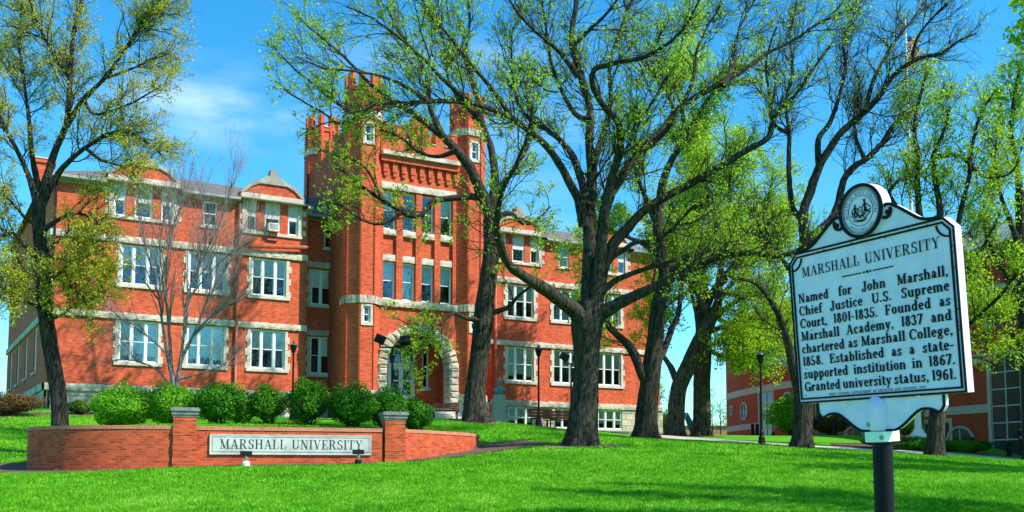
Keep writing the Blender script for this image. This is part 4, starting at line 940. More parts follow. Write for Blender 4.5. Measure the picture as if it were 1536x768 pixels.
# pipes
def pipe(pts, r, m, name='downspout'):
    p = MB(); p.tube(pts, [r]*len(pts), 8); o = p.build(name, M[m], bld, smooth=True)
    return o
pipe([(9.62, -.14, 1.8), (9.62, -.14, 15.3), (9.62, -.5, 15.6)], .075, 'pipe'); pipe([(26.25, -.16, 1.8), (26.25, -.16, 15.3)], .085, 'pipe'); pipe([(.12, -.16, 1.8), (.12, -.16, 15.4)], .06, 'black')
pipe([(9.9, -.32, 12.68), (13.9, -.32, 13.0)], .12, 'pipe', 'conduit')
pipe([(13.75, .3, 15.6), (13.75, .3, 17.6)], .05, 'black', 'vent_pipe')
# window air conditioner
ac = empty('air_conditioner', (BO[0]+math.cos(AF)*11.28+math.sin(AF)*.0, BO[1]+math.sin(AF)*11.28, 13.72), AF, 'white air conditioner in the middle window under the gable nearest the tower, left wing', 'air conditioner')
a_ = MB(); a_.box(0, .62, -.38, .05, .02, .48); a_.build('casing', M['white'], ac)
a_ = MB(); a_.box(.06, .56, -.386, -.381, .08, .42)
a_.build('grille', M['gutter'], ac)
a_ = MB(); a_.rbox((.1, -.36, 0), (.1, -.02, -.42), .05, .05); a_.rbox((.52, -.36, 0), (.52, -.02, -.42), .05, .05); a_.box(.02, .6, -.4, -.02, -.04, .018); a_.box(.0, .62, -.12, -.02, -.5, -.38); a_.build('bracket', M['pipe'], ac)
# ------------------------------------------------------------------ brick sign wall
sw = empty('sign_wall', (0, 0, 0), 0, 'low curved red brick wall with two pillars and a pale stone name panel', 'wall')
ZT = 1.30
def wall_run(pts, t, name, zlow):
    P = np.array(pts, float); 
    f = [P[0]]
    for a, b in zip(P[:-1], P[1:]): f.append(b)
    # smooth
    Q = [P[0]]
    for i in range(len(P)-1):
        p0 = P[max(i-1, 0)]; p1 = P[i]; p2 = P[i+1]; p3 = P[min(i+2, len(P)-1)]
        for u in (.25, .5, .75, 1): Q.append(.5*((2*p1)+(-p0+p2)*u+(2*p0-5*p1+4*p2-p3)*u*u+(-p0+3*p1-3*p2+p3)*u**3))
    Q = np.array(Q); T = np.gradient(Q, axis=0); T /= np.linalg.norm(T, axis=1)[:, None]; N = np.stack([T[:, 1], -T[:, 0]], 1)
    cum = np.concatenate([[0], np.cumsum(np.linalg.norm(np.diff(Q, axis=0), axis=1))])
    mb = MB(); 
    def ringv(o0, o1, z0, z1, cap=True):
        n = len(Q); a = Q+N*o0; b = Q+N*o1
        zz0 = [z0(p) for p in Q] if callable(z0) else [z0]*n
        vs = [(a[i][0], a[i][1], zz0[i]) for i in range(n)]+[(a[i][0], a[i][1], z1) for i in range(n)]+[(b[i][0], b[i][1], z1) for i in range(n)]+[(b[i][0], b[i][1], zz0[i]) for i in range(n)]
        fs = []
        for i in range(n-1):
            for k in range(3): fs.append((k*n+i, k*n+i+1, (k+1)*n+i+1, (k+1)*n+i))
        fs += [(0, n, 2*n, 3*n), (n-1, 4*n-1, 3*n-1, 2*n-1)]
        return vs, fs
    v, f = ringv(t/2, -t/2, zlow, ZT-.115); mb.mesh(v, f)
    o = mb.build(name, M['brick_w'], sw)
    # continuous UVs along the run
    uv = o.data.uv_layers[0].data
    for poly in o.data.polygons:
        for li_ in poly.loop_indices:
            vi = o.data.vertices[o.data.loops[li_].vertex_index].co
            i = int(np.argmin((Q[:, 0]-vi.x)**2+(Q[:, 1]-vi.y)**2)); uv[li_].uv = (cum[i], vi.z)
    mb = MB(); v, f = ringv(t/2+.02, -t/2-.02, ZT-.113, ZT); mb.mesh(v, f); c = mb.build('brick_cap', M['brick_cap'], o)
    uv = c.data.uv_layers[0].data
    for poly in c.data.polygons:
        for li_ in poly.loop_indices:
            vi = c.data.vertices[c.data.loops[li_].vertex_index].co
            i = int(np.argmin((Q[:, 0]-vi.x)**2+(Q[:, 1]-vi.y)**2)); uv[li_].uv = (cum[i], vi.z*.4)
    return o
wall_run(LW, .34, 'wall_section', -.9)
wall_run(RW, .34, 'wall_section', -.6)
wd = np.array(MW[1])-np.array(MW[0]); WLn = float(np.linalg.norm(wd)); WA = math.atan2(wd[1], wd[0])
mid = MB(); mid.box(-WLn/2, WLn/2, -.16, .18, -1.0, ZT-.115)
mo = mid.build('wall_section', M['brick_w'], sw); mc_ = ((MW[0][0]+MW[1][0])/2, (MW[0][1]+MW[1][1])/2)
mo.location = (mc_[0], mc_[1], 0); mo.rotation_euler = (0, 0, WA)
cp_ = MB(); cp_.box(-WLn/2, WLn/2, -.19, .20, ZT-.113, ZT); cp_.build('brick_cap', M['brick_cap'], mo)
for u, Y in ((277, 30.05), (590, 32.35)):
    c = W(u, 650, Y); p = MB(); h = .335
    p.box(-h, h, -h, h, -.7, ZT+.27)
    for zz in np.arange(0.0, 1.4, .45):   # alternating quoin bricks
        p.box(-h-.012, h+.012, -h-.012, h+.012, zz+.1, zz+.32)
    po = p.build('pillar', M['brick_w'], sw); po.location = (c[0], c[1], 0); po.rotation_euler = (0, 0, WA)
    q_ = MB(); q_.box(-h-.03, h+.03, -h-.03, h+.03, ZT+.272, ZT+.34); q_.box(-h-.06, h+.06, -h-.06, h+.06, ZT+.341, ZT+.45); q_.box(-h-.10, h+.10, -h-.10, h+.10, ZT+.451, ZT+.53)
    q_.prism([(-h-.06, -h-.06), (h+.06, -h-.06), (h+.06, h+.06), (-h-.06, h+.06)], ZT+.531, ZT+.56)
    q_.build('pillar_cap', M['cap'], po)
# panel: x from -2.5..2.5 measured on the wall
def wall_x(u):
    r = W(u, 660, 1.0); nrm = np.array([-math.sin(WA), math.cos(WA)]); P0 = np.array(mc_)-nrm*.18
    k = (P0@nrm)/(r[:2]@nrm); p = r[:2]*k; return float((p-P0)@np.array([math.cos(WA), math.sin(WA)]))
X0p, X1p = wall_x(315.5), wall_x(556); ZP0, ZP1 = .45, 1.03
M['panel'] = simple('carved_limestone', (0.50, 0.52, 0.47, 1), 0.7, var=0.28, scale=2.2, detail=7)
M['ink'] = simple('letter_black', (0.02, 0.02, 0.022, 1), 0.5)
pn = MB(); pn.box(X0p, X1p, -.215, -.161, ZP0, ZP1); pno = pn.build('name_panel', M['panel'], mo)
br = MB()
for a, b, c, d in ((X0p+.05, X1p-.05, ZP0+.05, ZP0+.064), (X0p+.05, X1p-.05, ZP1-.064, ZP1-.05), (X0p+.05, X0p+.064, ZP0+.065, ZP1-.065), (X1p-.064, X1p-.05, ZP0+.065, ZP1-.065)): br.box(a, b, -.219, -.2155, c, d)
br.build('panel_line', M['ink'], pno)
mf = MB(); 
for a, b, c, d in ((X0p-.02, X1p+.02, ZP0-.03, ZP0-.001), (X0p-.02, X1p+.02, ZP1+.001, ZP1+.03), (X0p-.02, X0p-.001, ZP0, ZP1), (X1p+.001, X1p+.02, ZP0, ZP1)): mf.box(a, b, -.225, -.161, c, d)
mf.build('panel_frame', M['stone_s'], pno)
lt = MB(); G1 = G_ROM; xa, xb = wall_x(329.5), wall_x(543.5); gap = wall_x(437.5)-wall_x(430)
xm0, xm1 = wall_x(429.5), wall_x(437.5)
def flat_text(mb, s, G, x0, x1, yb, cap, y, capx=1.0, track=.05, space=.38):
    for p in lay_text(s, G, x0, x1, yb, cap, capx, track, space): mb.poly([(a, y, b) for a, b in p])
for s_, a, b in (('MARSHALL', xa, xm0), ('UNIVERSITY', xm1, xb)):
    zb = ZP0+.15
    out, wdt, _ = text_polys(s_, G_ROM, .06); sx = (b-a)/wdt
    for ch, x, P in out:
        for p in P: lt.poly([(a+(x+px)*sx, -.2185, zb+pz*.30) for px, pz in p])
lt.build('lettering', M['ink'], pno)
# ------------------------------------------------------------------ historical marker (plane solved from the photograph; board 1.00 x 0.80 m)
mk_e1 = Vector((0.49276153, -0.87015198, -0.006258)); mk_n = Vector((-0.86784693, -0.49090598, -0.07650504)); mk_e2 = Vector((0.06349781, 0.04312897, -0.9970408))
mkO = Vector((1.48649117, 5.12715495, 1.13995976))
mk = empty('historical_marker', (1.98, 4.72, gz(1.98, 4.72)), 0, 'pale blue and black metal historical marker on a dark post in the foreground', 'sign')
Rm = Matrix((mk_e1, -mk_e2, mk_n)).transposed()   # local x right, y up, z towards the reader
bo_M = Matrix.Translation(mkO-mk.location) @ Rm.to_4x4()
M['mk'] = simple('marker_aluminium_paint', (0.80, 0.63, 0.97, 1), 0.5, var=0.10, scale=9, bump=0.35, bscale=160, bdist=0.002, detail=8)
M['mkb'] = simple('marker_black_paint', (0.008, 0.007, 0.014, 1), 0.6, spec=0.12, var=0.3, scale=60)
M['post'] = simple('post_paint', (0.007, 0.007, 0.012, 1), 0.55, spec=0.15, bump=0.4, bscale=90, bdist=0.003)
M['rust'] = simple('chip_rust', (0.05, 0.04, 0.03, 1), 0.8)
TH = .045
def mk_part(mb, name, m, parent=mk, smooth=False):
    o = mb.build(name, m, parent, smooth=smooth); 
    if parent == mk: o.matrix_local = bo_M
    return o
def oprism(mb, out, z0, z1):   # outline xy (ccw) extruded in z, concave safe caps via ngon
    n = len(out); mb.mesh([(p[0], p[1], z0) for p in out]+[(p[0], p[1], z1) for p in out], [(i, (i+1) % n, n+(i+1) % n, n+i) for i in range(n)]+[tuple(range(n-1, -1, -1)), tuple(range(n, 2*n))])
W_, H_ = 1.0, .80; C_ = .052
bout = [(0, -H_), (W_, -H_), (W_, -C_), (W_-C_, 0), (C_, 0), (0, -C_)]
b = MB(); oprism(b, bout, -TH, 0); board = mk_part(b, 'board', M['mk'])
def stripe(mb, pts, w, z0=.001, z1=.006, closed=True):
    P = [Vector((p[0], p[1])) for p in pts]; n = len(P)
    def off(i):
        a = P[(i-1) % n]; b_ = P[i]; c = P[(i+1) % n]
        if not closed and i == 0: t = (c-b_).normalized(); nn = Vector((-t.y, t.x)); return nn*w/2
        if not closed and i == n-1: t = (b_-a).normalized(); nn = Vector((-t.y, t.x)); return nn*w/2
        t1 = (b_-a).normalized(); t2 = (c-b_).normalized(); n1 = Vector((-t1.y, t1.x)); n2 = Vector((-t2.y, t2.x)); m = (n1+n2).normalized(); return m*(w/2)/max(.35, m.dot(n1))
    I = [P[i]+off(i) for i in range(n)]; O = [P[i]-off(i) for i in range(n)]
    for i in range(n if closed else n-1):
        j = (i+1) % n
        mb.mesh([(*I[i], z0), (*I[j], z0), (*O[j], z0), (*O[i], z0), (*I[i], z1), (*I[j], z1), (*O[j], z1), (*O[i], z1)], [(0,3,2,1),(4,5,6,7),(0,1,5,4),(1,2,6,5),(2,3,7,6),(3,0,4,7)])
def inset(d): 
    return [(d, -H_+d), (W_-d, -H_+d), (W_-d, -C_-d*.41), (W_-C_-d*.41, -d), (C_+d*.41, -d), (d, -C_-d*.41)]
b = MB(); stripe(b, inset(.005), .009); stripe(b, inset(.024), .009)
arc = lambda cx, cy, r, a0, a1, n=10: [(cx+r*math.cos(math.radians(a0+(a1-a0)*i/n)), cy+r*math.sin(math.radians(a0+(a1-a0)*i/n))) for i in range(n+1)]
stripe(b, arc(.026, -.026, .066, -84, -6), .009, closed=False); stripe(b, arc(W_-.026, -.026, .066, 186, 264), .009, closed=False)
mk_part(b, 'border', M['mkb'])
ltm = MB()
def mtext(s, G, x0, x1, yb, cap, track=.05, space=.38, capx=1.0):
    for p in lay_text(s, G, x0, x1, -yb, cap, capx, track, space): ltm.poly([(a, c, .0045) for a, c in p])
# title
outl, wdt, _ = text_polys('MARSHALL UNIVERSITY', G_ROM, .07, .55); sx = (.921-.088)/wdt
for ch, x, P in outl:
    for p in P: ltm.poly([(.088+(x+a)*sx, -.135+c*.052, .0045) for a, c in p])
LINES = ['Named for John Marshall,', 'Chief Justice U.S. Supreme', 'Court, 1801-1835. Founded as', 'Marshall Academy, 1837 and', 'chartered as Marshall College,', '1858. Established as a state-', 'supported institution in 1867.', 'Granted university status, 1961.']
for i, s_ in enumerate(LINES):
    yb = .268+(.737-.268)*i/7
    mtext(s_, G_BOLD, .05, .952, yb, .049, .05, .42, 1.06)
mtext('WEST VIRGINIA DEPARTMENT OF ARCHIVES AND HISTORY, 1974', G_THIN, .213, .787, .768, .0125, .12, .6, 1.0)
ltm.build('lettering', M['mkb'], board)
rm = MB(); rm.box(.35, .472, -.177, -.172, .002, .0045) ; rm.box(.543, .661, -.177, -.172, .002, .0045)
for x, r in ((.488, .005), (.508, .007), (.527, .005)): oprism(rm, [(x+r*math.cos(a*PI/4), -.1745+r*math.sin(a*PI/4)) for a in range(8)], .001, .005)
rm.build('rule', M['mkb'], board)
ch_ = MB()
for i in range(70):
    x, y = random.choice([(random.uniform(.01, .03), random.uniform(-.78, -.05)), (random.uniform(.97, .99), random.uniform(-.78, -.05)), (random.uniform(.05, .95), random.uniform(-.79, -.03)), (random.uniform(.1, .9), -.018)])
    r = random.uniform(.0012, .003); oprism(ch_, [(x+r*math.cos(a*PI/3)*random.uniform(.7, 1.3), y+r*math.sin(a*PI/3)) for a in range(6)], .001, .0052)
tag(ch_.build('paint_chips', M['rust'], board), kind='stuff')
# crest
def smooth_pts(P, k=5):
    P = [np.array(p, float) for p in P]; Q = [P[0]]
    for i in range(len(P)-1):
        p0 = P[max(i-1, 0)]; p1 = P[i]; p2 = P[i+1]; p3 = P[min(i+2, len(P)-1)]
        for j in range(1, k+1): u = j/k; Q.append(.5*((2*p1)+(-p0+p2)*u+(2*p0-5*p1+4*p2-p3)*u*u+(-p0+3*p1-3*p2+p3)*u**3))
    return [tuple(q_) for q_ in Q]
cl = [(.06, .002), (.12, .006), (.176, .022), (.234, .062), (.289, .101), (.325, .122), (.355, .127), (.380, .112)]
curveL = smooth_pts(cl); curveR = [(1-x, y) for x, y in curveL][::-1]
b = MB(); oprism(b, [(.06, .0015)]+[(.94, .0015)]+curveR[::1][::-1][::-1][::-1][:0], 0, 0) if False else None
crest_out = [(.06, .0012), (.94, .0012)]+[p for p in curveR[::-1][:0]]
crest_out = [(.06, .0012), (.94, .0012)]+[(1-x, y) for x, y in curveL[1:]]+[(.55, .10), (.45, .10)]+curveL[::-1][:-1]
oprism(b, crest_out, -TH, 0); crest = mk_part(b, 'crest', M['mk'])
for sgn in (0, 1):
    b = MB()
    f = (lambda x: x) if not sgn else (lambda x: 1-x)
    line = curveL+arc(.358, .094, .030, 40, -210, 12)
    line = [(f(x), y) for x, y in line]
    stripe(b, line, .014, .001, .009, closed=False)
    oprism(b, [(f(.345)+.012*math.cos(a*PI/5), .088+.012*math.sin(a*PI/5)) for a in range(10)], .001, .009)
    mk_part(b, 'crest_scroll', M['mkb'])
# seal
SX, SY, SR = .505, .127, .133
def disc(mb, x, y, r, z0, z1, n=48): oprism(mb, [(x+r*math.cos(2*PI*i/n), y+r*math.sin(2*PI*i/n)) for i in range(n)], z0, z1)
def ringp(mb, x, y, r0, r1, z0, z1, n=48):
    for i in range(n):
        a, c = 2*PI*i/n, 2*PI*(i+1)/n; q4 = [(x+r*math.cos(t), y+r*math.sin(t)) for r, t in ((r0, a), (r1, a), (r1, c), (r0, c))]
        mb.mesh([(*p, z0) for p in q4]+[(*p, z1) for p in q4], [(0,3,2,1),(4,5,6,7),(0,1,5,4),(1,2,6,5),(2,3,7,6),(3,0,4,7)])
b = MB(); disc(b, SX, SY, SR, -TH-.004, .012); seal = mk_part(b, 'seal', M['mk'])
b = MB(); ringp(b, SX, SY, SR-.016, SR+.001, .0125, .019); ringp(b, SX, SY, SR-.024, SR-.0215, .0125, .0145); ringp(b, SX, SY, SR-.030, SR-.0285, .0125, .0145); ringp(b, SX, SY, .0735, .0755, .0125, .0145)
b.build('seal_ring', M['mkb'], seal)
def ring_text(mb, s, G, r, cap, amid, span, flip=False):
    out, wd, _ = text_polys(s, G, .12, .5)
    for ch, x, P in out:
        for p in P:
            q_ = []
            for px, py in p:
                t = (x+px)/wd-.5
                if not flip: a = amid-t*span; rr = r+py*cap
                else: a = amid+t*span; rr = r-py*cap
                q_.append((SX+rr*math.cos(a), SY+rr*math.sin(a), .0132))
            mb.poly(q_)
b = MB(); ring_text(b, 'STATE OF WEST VIRGINIA', G_ROM, .081, .017, PI/2, math.radians(200)); ring_text(b, 'MONTANI SEMPER LIBERI', G_ROM, .097, .010, -PI/2, math.radians(95), True)
for a in (-14, 194): disc(b, SX+.089*math.cos(math.radians(a)), SY+.089*math.sin(math.radians(a)), .004, .0125, .0135, 8)
b.build('seal_lettering', M['mkb'], seal)
b = MB()
def sl(pts, w): stripe(b, [(SX+x*.07, SY+y*.07) for x, y in pts], w*.07, .0125, .0150, closed=False)
# two standing figures either side of a rock, crossed rifles below
sl([(-.45, .52), (-.45, .42)], .13); sl([(-.45, .40), (-.48, .1), (-.56, -.30)], .12); sl([(-.40, .1), (-.32, -.28)], .10); sl([(-.45, .34), (-.25, .12), (-.12, .2)], .07); sl([(-.5, .36), (-.72, .1), (-.74, -.2)], .06)
sl([(.38, .68), (.38, .56)], .14); sl([(.38, .54), (.40, .2), (.34, -.12)], .14); sl([(.46, .2), (.52, -.12)], .11); sl([(.38, .48), (.14, .22)], .07); sl([(.44, .46), (.66, .28), (.86, .10)], .06); sl([(.26, .74), (.5, .72)], .05)
sl([(-.2, -.3), (-.22, .1), (-.05, .28), (.12, .22), (.16, -.05), (.1, -.3)], .05); sl([(-.1, .02), (.06, .04)], .04); sl([(-.1, -.1), (.06, -.09)], .04); sl([(-.85, -.2), (-.6, -.38), (-.2, -.32), (.2, -.3), (.6, -.12), (.92, .02)], .06)
sl([(-.6, -.18), (-.4, -.42)], .08); sl([(-.2, -.46), (.1, -.34), (.3, -.4)], .07); sl([(.55, -.05), (.8, -.2), (.7, -.3)], .09); sl([(-.78, .0), (-.62, -.1)], .09); sl([(-.3, -.15), (-.1, -.4)], .06); sl([(.2, -.15), (.4, -.3)], .07)
sl([(-.66, -.48), (-.2, -.62), (.2, -.66), (.72, -.28)], .055); sl([(.5, -.6), (.1, -.7), (-.4, -.72), (-.66, -.6)], .055); sl([(-.1, -.5), (.3, -.46)], .05); sl([(-.45, -.58), (.0, -.78), (.4, -.72)], .04)
b.build('seal_relief', M['mkb'], seal)
# bottom bracket
bk_ = [(.125, -.802), (.126, -.852), (.142, -.874), (.160, -.879), (.2, -.864), (.248, -.864), (.293, -.888), (.345, -.928), (.39, -.953), (.42, -.957)]
bl = [bk_[0], bk_[1]]+smooth_pts(bk_[1:], 4)[1:]; brr = [(1-x, y) for x, y in bl][::-1]
b = MB(); oprism(b, (bl+brr), -.034, -.006); brk = mk_part(b, 'bracket', M['mk'])
b = MB(); stripe(b, bl+brr, .012, -.0055, .001, closed=False); b.build('bracket_edge', M['mkb'], brk)
b = MB(); prof = [(.046, 0), (.056, .012), (.058, .05), (.058, .115), (.052, .145), (.036, .166), (.012, .178), (.001, .18)]
b.lathe(prof, .5, 0, 20, 0); 
# stand the sleeve upright in board space (y up)
b.v = [(x, z-.96, -.02-y) for x, y, z in b.v]; slv = mk_part(b, 'sleeve', M['mk'], smooth=True)
b = MB(); b.box(.446, .562, -1.012, -.962, -.075, .035); mk_part(b, 'collar', M['white'])
b = MB()
for x, y, z in ((.47, -.925, .034), (.545, -.99, .0355)): 
    k = len(b.v); disc(b, x, y, .012, z-.004, z+.002, 12); disc(b, x, y, .005, z+.002, z+.006, 8)
mk_part(b, 'bolt', M['gutter'])
top = mk.matrix_world @ Vector((0, 0, 0)); pc = mkO + Rm @ Vector((.503, -1.0, -.02)) - mk.location
b = MB(); b.tube([(pc.x+.012, pc.y, -.3), (pc.x, pc.y, pc.z-.01)], [.047, .047], 20); b.build('post', M['post'], mk, smooth=False)
# ------------------------------------------------------------------ street lamps
def lamp_proto(h):
    r = empty('street_lamp')
    b = MB(); b.lathe([(.20, -.3), (.20, .06), (.17, .10), (.15, .35), (.11, .42), (.10, .62), (.07, .68)], k=12); b.build('base', M['black'], r, smooth=False)
    b = MB(); b.lathe([(.055, .68), (.045, h-.85), (.07, h-.83), (.07, h-.79), (.045, h-.77), (.05, h-.70)], k=10); b.build('pole', M['black'], r)
    b = MB(); z = h-.70; b.lathe([(.05, z), (.09, z+.02), (.10, z+.06), (.19, z+.38), (.20, z+.42)], k=8); ln = b.build('lantern', M['black'], r)
    b = MB(); b.lathe([(.175, z+.421), (.175, z+.425), (.13, z+.50), (.05, z+.58)], k=8); b.build('glass', M['lampglass'], ln)
    b = MB(); b.lathe([(.215, z+.405), (.215, z+.42), (.20, z+.421)], k=8); b.lathe([(.06, z+.571), (.05, z+.62), (.02, z+.66), (.012, z+.70), (.001, z+.72)], k=8); b.build('finial', M['black'], r)
    return r
LG = 'black post lamps on the lawn'
lp = lamp_proto(4.5)
def put(o, u, Y, rz=0, dz=0, label=None, cat=None, group=None):
    g = gP(u, Y); o.location = (g[0], g[1], g[2]+dz); o.rotation_euler = (0, 0, rz); return tag(o, label, cat, group)
put(lp, 1142.5, 45.2, label='black lantern post beside the path, nearest to the blue marker', cat='street lamp', group=LG)
l2 = copy_tree(lp); put(l2, 808, 48.5, label='black lantern post between the bronze bust and the largest tree', cat='street lamp', group=LG)
l2.scale = (1, 1, .93)
l3 = copy_tree(lp); put(l3, 438, 49, label='black lantern post behind the shrubs, left of the entrance tower', cat='street lamp', group=LG); l3.scale = (1, 1, .92)
l4 = copy_tree(lp); put(l4, 1159.5, 70, label='far small lantern post in front of the dark brick building with round windows', cat='street lamp', group=LG); l4.scale = (.9, .9, .55)
# floodlights
def flood(u, Y, ztop, arms, lab):
    g = gP(u, Y); r = empty('floodlight_pole', g, math.radians(6), lab, 'floodlight', 'floodlight poles aimed at the facade'); H = ztop-g[2]
    b = MB(); b.tube([(0, 0, -.2), (0, 0, H)], [.05, .045], 8); b.build('pole', M['black'], r)
    b = MB(); b.rbox((arms[0], 0, H-.02), (arms[-1], 0, H-.02), .06, .06); b.build('crossbar', M['black'], r)
    for i, a in enumerate(arms):
        b = MB(); b.tube([(a, 0, 0), (a, 0, .2)], [.035, .035], 6)
        k0 = len(b.v); b.box(-.19, .19, -.12, .14, -.15, .15); b.box(-.22, .22, .141, .19, -.18, .18)
        Rt = Matrix.Rotation(math.radians(-25 if i else 15), 3, 'X') @ Matrix.Rotation(math.radians(25 if i == 0 else -10), 3, 'Y')
        for j in range(k0, len(b.v)): v = Rt @ Vector(b.v[j]); b.v[j] = (v.x+a, v.y, v.z+.30)
        h_ = b.build('flood_head', M['black'], r); h_.location = (0, 0, H)
    return r
flood(587.5, 40, W(587, 520.5, 40)[2], (-.52, .50), 'black floodlight pole with two heads in front of the stone arch')
flood(857, 46.5, W(857, 545, 46.5)[2], (-.30, .35), 'black floodlight pole half hidden behind the largest tree trunk')
# ------------------------------------------------------------------ ground spotlights by the name wall
def spot(u, Y, lab, pale):
    g = gP(u, Y); r = empty('ground_spotlight', g, WA, lab, 'spotlight', 'spotlights at the foot of the name wall')
    b = MB(); b.lathe([(.12, -.1), (.12, .12), (.09, .17), (.05, .18)], k=10); b.build('footing', M['white'] if pale else M['black'], r)
    b = MB(); b.tube([(0, 0, .17), (0, 0, .36)], [.03, .03], 6); b.lathe([(.055, .24), (.065, .28), (.055, .33)], k=8); b.build('stem', M['gutter'], r)
    b = MB(); b.box(-.17, .17, -.09, .07, .35, .48); b.box(-.18, .18, .071, .10, .34, .49); b.build('lamp_head', M['black'], r)
spot(370, 30.05, 'small black spotlight on a white footing below the letter S of the name panel', True)
spot(538, 31.1, 'small black spotlight below the last letter of the name panel', False)
# ------------------------------------------------------------------ benches, planter, bust
M['redwood'] = simple('red_bench_slats', (0.26, 0.045, 0.022, 1), 0.6, var=0.25, scale=5)
def bench(u, Y, rz, lab):
    r = empty('park_bench', gP(u, Y), rz, lab, 'bench', 'red slatted benches near the building')
    b = MB()
    for i in range(4): b.box(-.8, .8, -.25+.13*i, -.14+.13*i, .43, .46)
    b.build('seat', M['redwood'], r)
    b = MB()
    for i in range(3): b.box(-.8, .8, .30+.03*i, .33+.03*i, .52+.155*i, .66+.155*i)
    b.build('backrest', M['redwood'], r)
    for x in (-.6, .6):
        b = MB(); b.rbox((x, -.2, -.05), (x, -.2, .425), .05, .05); b.rbox((x, .22, -.05), (x, .26, .425), .05, .05); b.rbox((x, .265, .40), (x, .42, .95), .03, .05); b.rbox((x, -.26, .41), (x, .28, .41), .04, .03); b.build('leg', M['black'], r)
bench(816, 50.6, math.radians(28+6), 'longer red bench beside the lamp post and the bronze bust')
bench(838, 51.0, math.radians(28-22), 'shorter looking red bench just left of the largest trunk')
g = gP(668, 51.5); pl_ = empty('park_bench', g, math.radians(12), 'red slatted bench in front of the entrance steps', 'bench', 'red slatted benches near the building')
b = MB(); 
for i in range(4): b.box(-.72, .72, -.2, -.165, .40+.105*i, .49+.105*i)
b.build('backrest', M['redwood'], pl_)
b = MB(); 
for i in range(4): b.box(-.72, .72, -.12+.12*i, -.02+.12*i, .40, .43)
b.build('seat', M['redwood'], pl_)
for x in (-.62, .62):
    b = MB(); b.rbox((x, -.14, -.05), (x, -.14, .42), .05, .05); b.rbox((x, .3, -.05), (x, .3, .395), .05, .05); b.build('leg', M['black'], pl_)
bm_ = empty('bust_monument', gP(749, 49.5), math.radians(-4), 'green bronze bust on a tall grey stone pedestal', 'bust')
M['granite'] = simple('granite', (0.34, 0.33, 0.31, 1), 0.7, var=0.25, scale=14); M['bronze'] = simple('green_bronze', (0.10, 0.27, 0.28, 1), 0.5, metal=0.3, var=0.5, scale=5)
b = MB(); b.box(-.29, .29, -.27, .27, -.3, 1.32); b.box(-.24, .24, -.22, .22, 1.321, 1.38); b.build('pedestal', M['granite'], bm_)
def blob(parts, name, m, parent, vox=.02):
    bm2 = bmesh.new()
    for (x, y, z, rx, ry, rz_) in parts:
        bmesh.ops.create_uvsphere(bm2, u_segments=16, v_segments=12, radius=1, matrix=Matrix.Translation((x, y, z)) @ Matrix.Diagonal((rx, ry, rz_, 1)))
    me = bpy.data.meshes.new(name); bm2.to_mesh(me); bm2.free(); me.materials.append(m); o = link(name, me, parent)
    r = o.modifiers.new('r', 'REMESH'); r.mode = 'VOXEL'; r.voxel_size = vox; r.use_smooth_shade = True
    s_ = o.modifiers.new('s', 'SMOOTH'); s_.iterations = 2
    return o
blob([(0, 0, 2.0, .10, .125, .15), (0, -.12, 2.0, .02, .03, .035), (0, 0, 1.82, .065, .07, .12), (0, .0, 1.62, .26, .13, .15), (-.2, 0, 1.62, .12, .12, .12), (.2, 0, 1.62, .12, .12, .12), (0, -.04, 1.48, .2, .14, .12), (.0, -.09, 1.94, .05, .04, .03), (-.1, 0, 1.99, .02, .03, .04), (.1, 0, 1.99, .02, .03, .04), (0, .03, 2.08, .11, .12, .10)], 'bust', M['bronze'], bm_, .018)
# ------------------------------------------------------------------ flagpole
fg = gP(1377.5, 47); fp = empty('flagpole', fg, math.radians(12), 'tall white flagpole on a fluted white base and square plinth, behind the hedge', 'flagpole')
HT = W(1352, 28, 47)[2]-fg[2]
b = MB(); b.box(-.55, .55, -.55, .55, -.3, .28); b.box(-.44, .44, -.44, .44, .281, .62); b.build('plinth', M['white'], fp)
b = MB(); b.lathe([(.36, .621), (.36, .7), (.27, .76), (.21, .9), (.17, 1.0), (.15, 1.9), (.19, 1.95), (.19, 2.0), (.12, 2.1)], k=14); b.build('base_column', M['white'], fp)
b = MB(); b.tube([(0, 0, 2.1), (0, 0, HT*.6), (0, 0, HT)], [.10, .085, .045], 10); b.lathe([(.01, HT), (.11, HT+.04), (.14, HT+.12), (.10, HT+.2), (.01, HT+.25)], k=10); b.build('pole', M['white'], fp)
zt = W(1354, 52, 47)[2]; zb = W(1357, 100, 47)[2]
M['flag_r'] = simple('flag_red', (0.65, 0.03, 0.03, 1), 0.8); M['flag_w'] = simple('flag_white', (0.78, 0.78, 0.80, 1), 0.8); M['flag_b'] = simple('flag_blue', (0.02, 0.04, 0.2, 1), 0.8)
b = MB(); n = 26; m_ = 12
def fpnt(i, j):
    s_ = j/m_; z = (zt-fg[2])-(zt-zb)*(i/n)
    x = .06+.34*s_*math.sin(i*.35+1)**2+.42*s_+.10*math.sin(i*.5)*s_; y = .14*math.sin(s_*9+i*.22)*min(1, s_*3)
    return (x, y, z-.15*s_)
for i in range(n):
    for j in range(m_):
        b.m = 2 if (i < 5 and j < 4) else (0 if (j+int(i*.35)) % 2 else 1)
        b.poly([fpnt(i, j), fpnt(i, j+1), fpnt(i+1, j+1), fpnt(i+1, j)])
fl = b.build('flag', [M['flag_r'], M['flag_w'], M['flag_b']], None, smooth=True); fl.location = fg; fl.rotation_euler = (0, 0, math.radians(12))
tag(fl, 'red and white striped flag hanging limp from the tall white flagpole', 'flag')
simple_glass = simple('dark_pane', (0.03, 0.05, 0.05, 1), 0.15, spec=0.35)
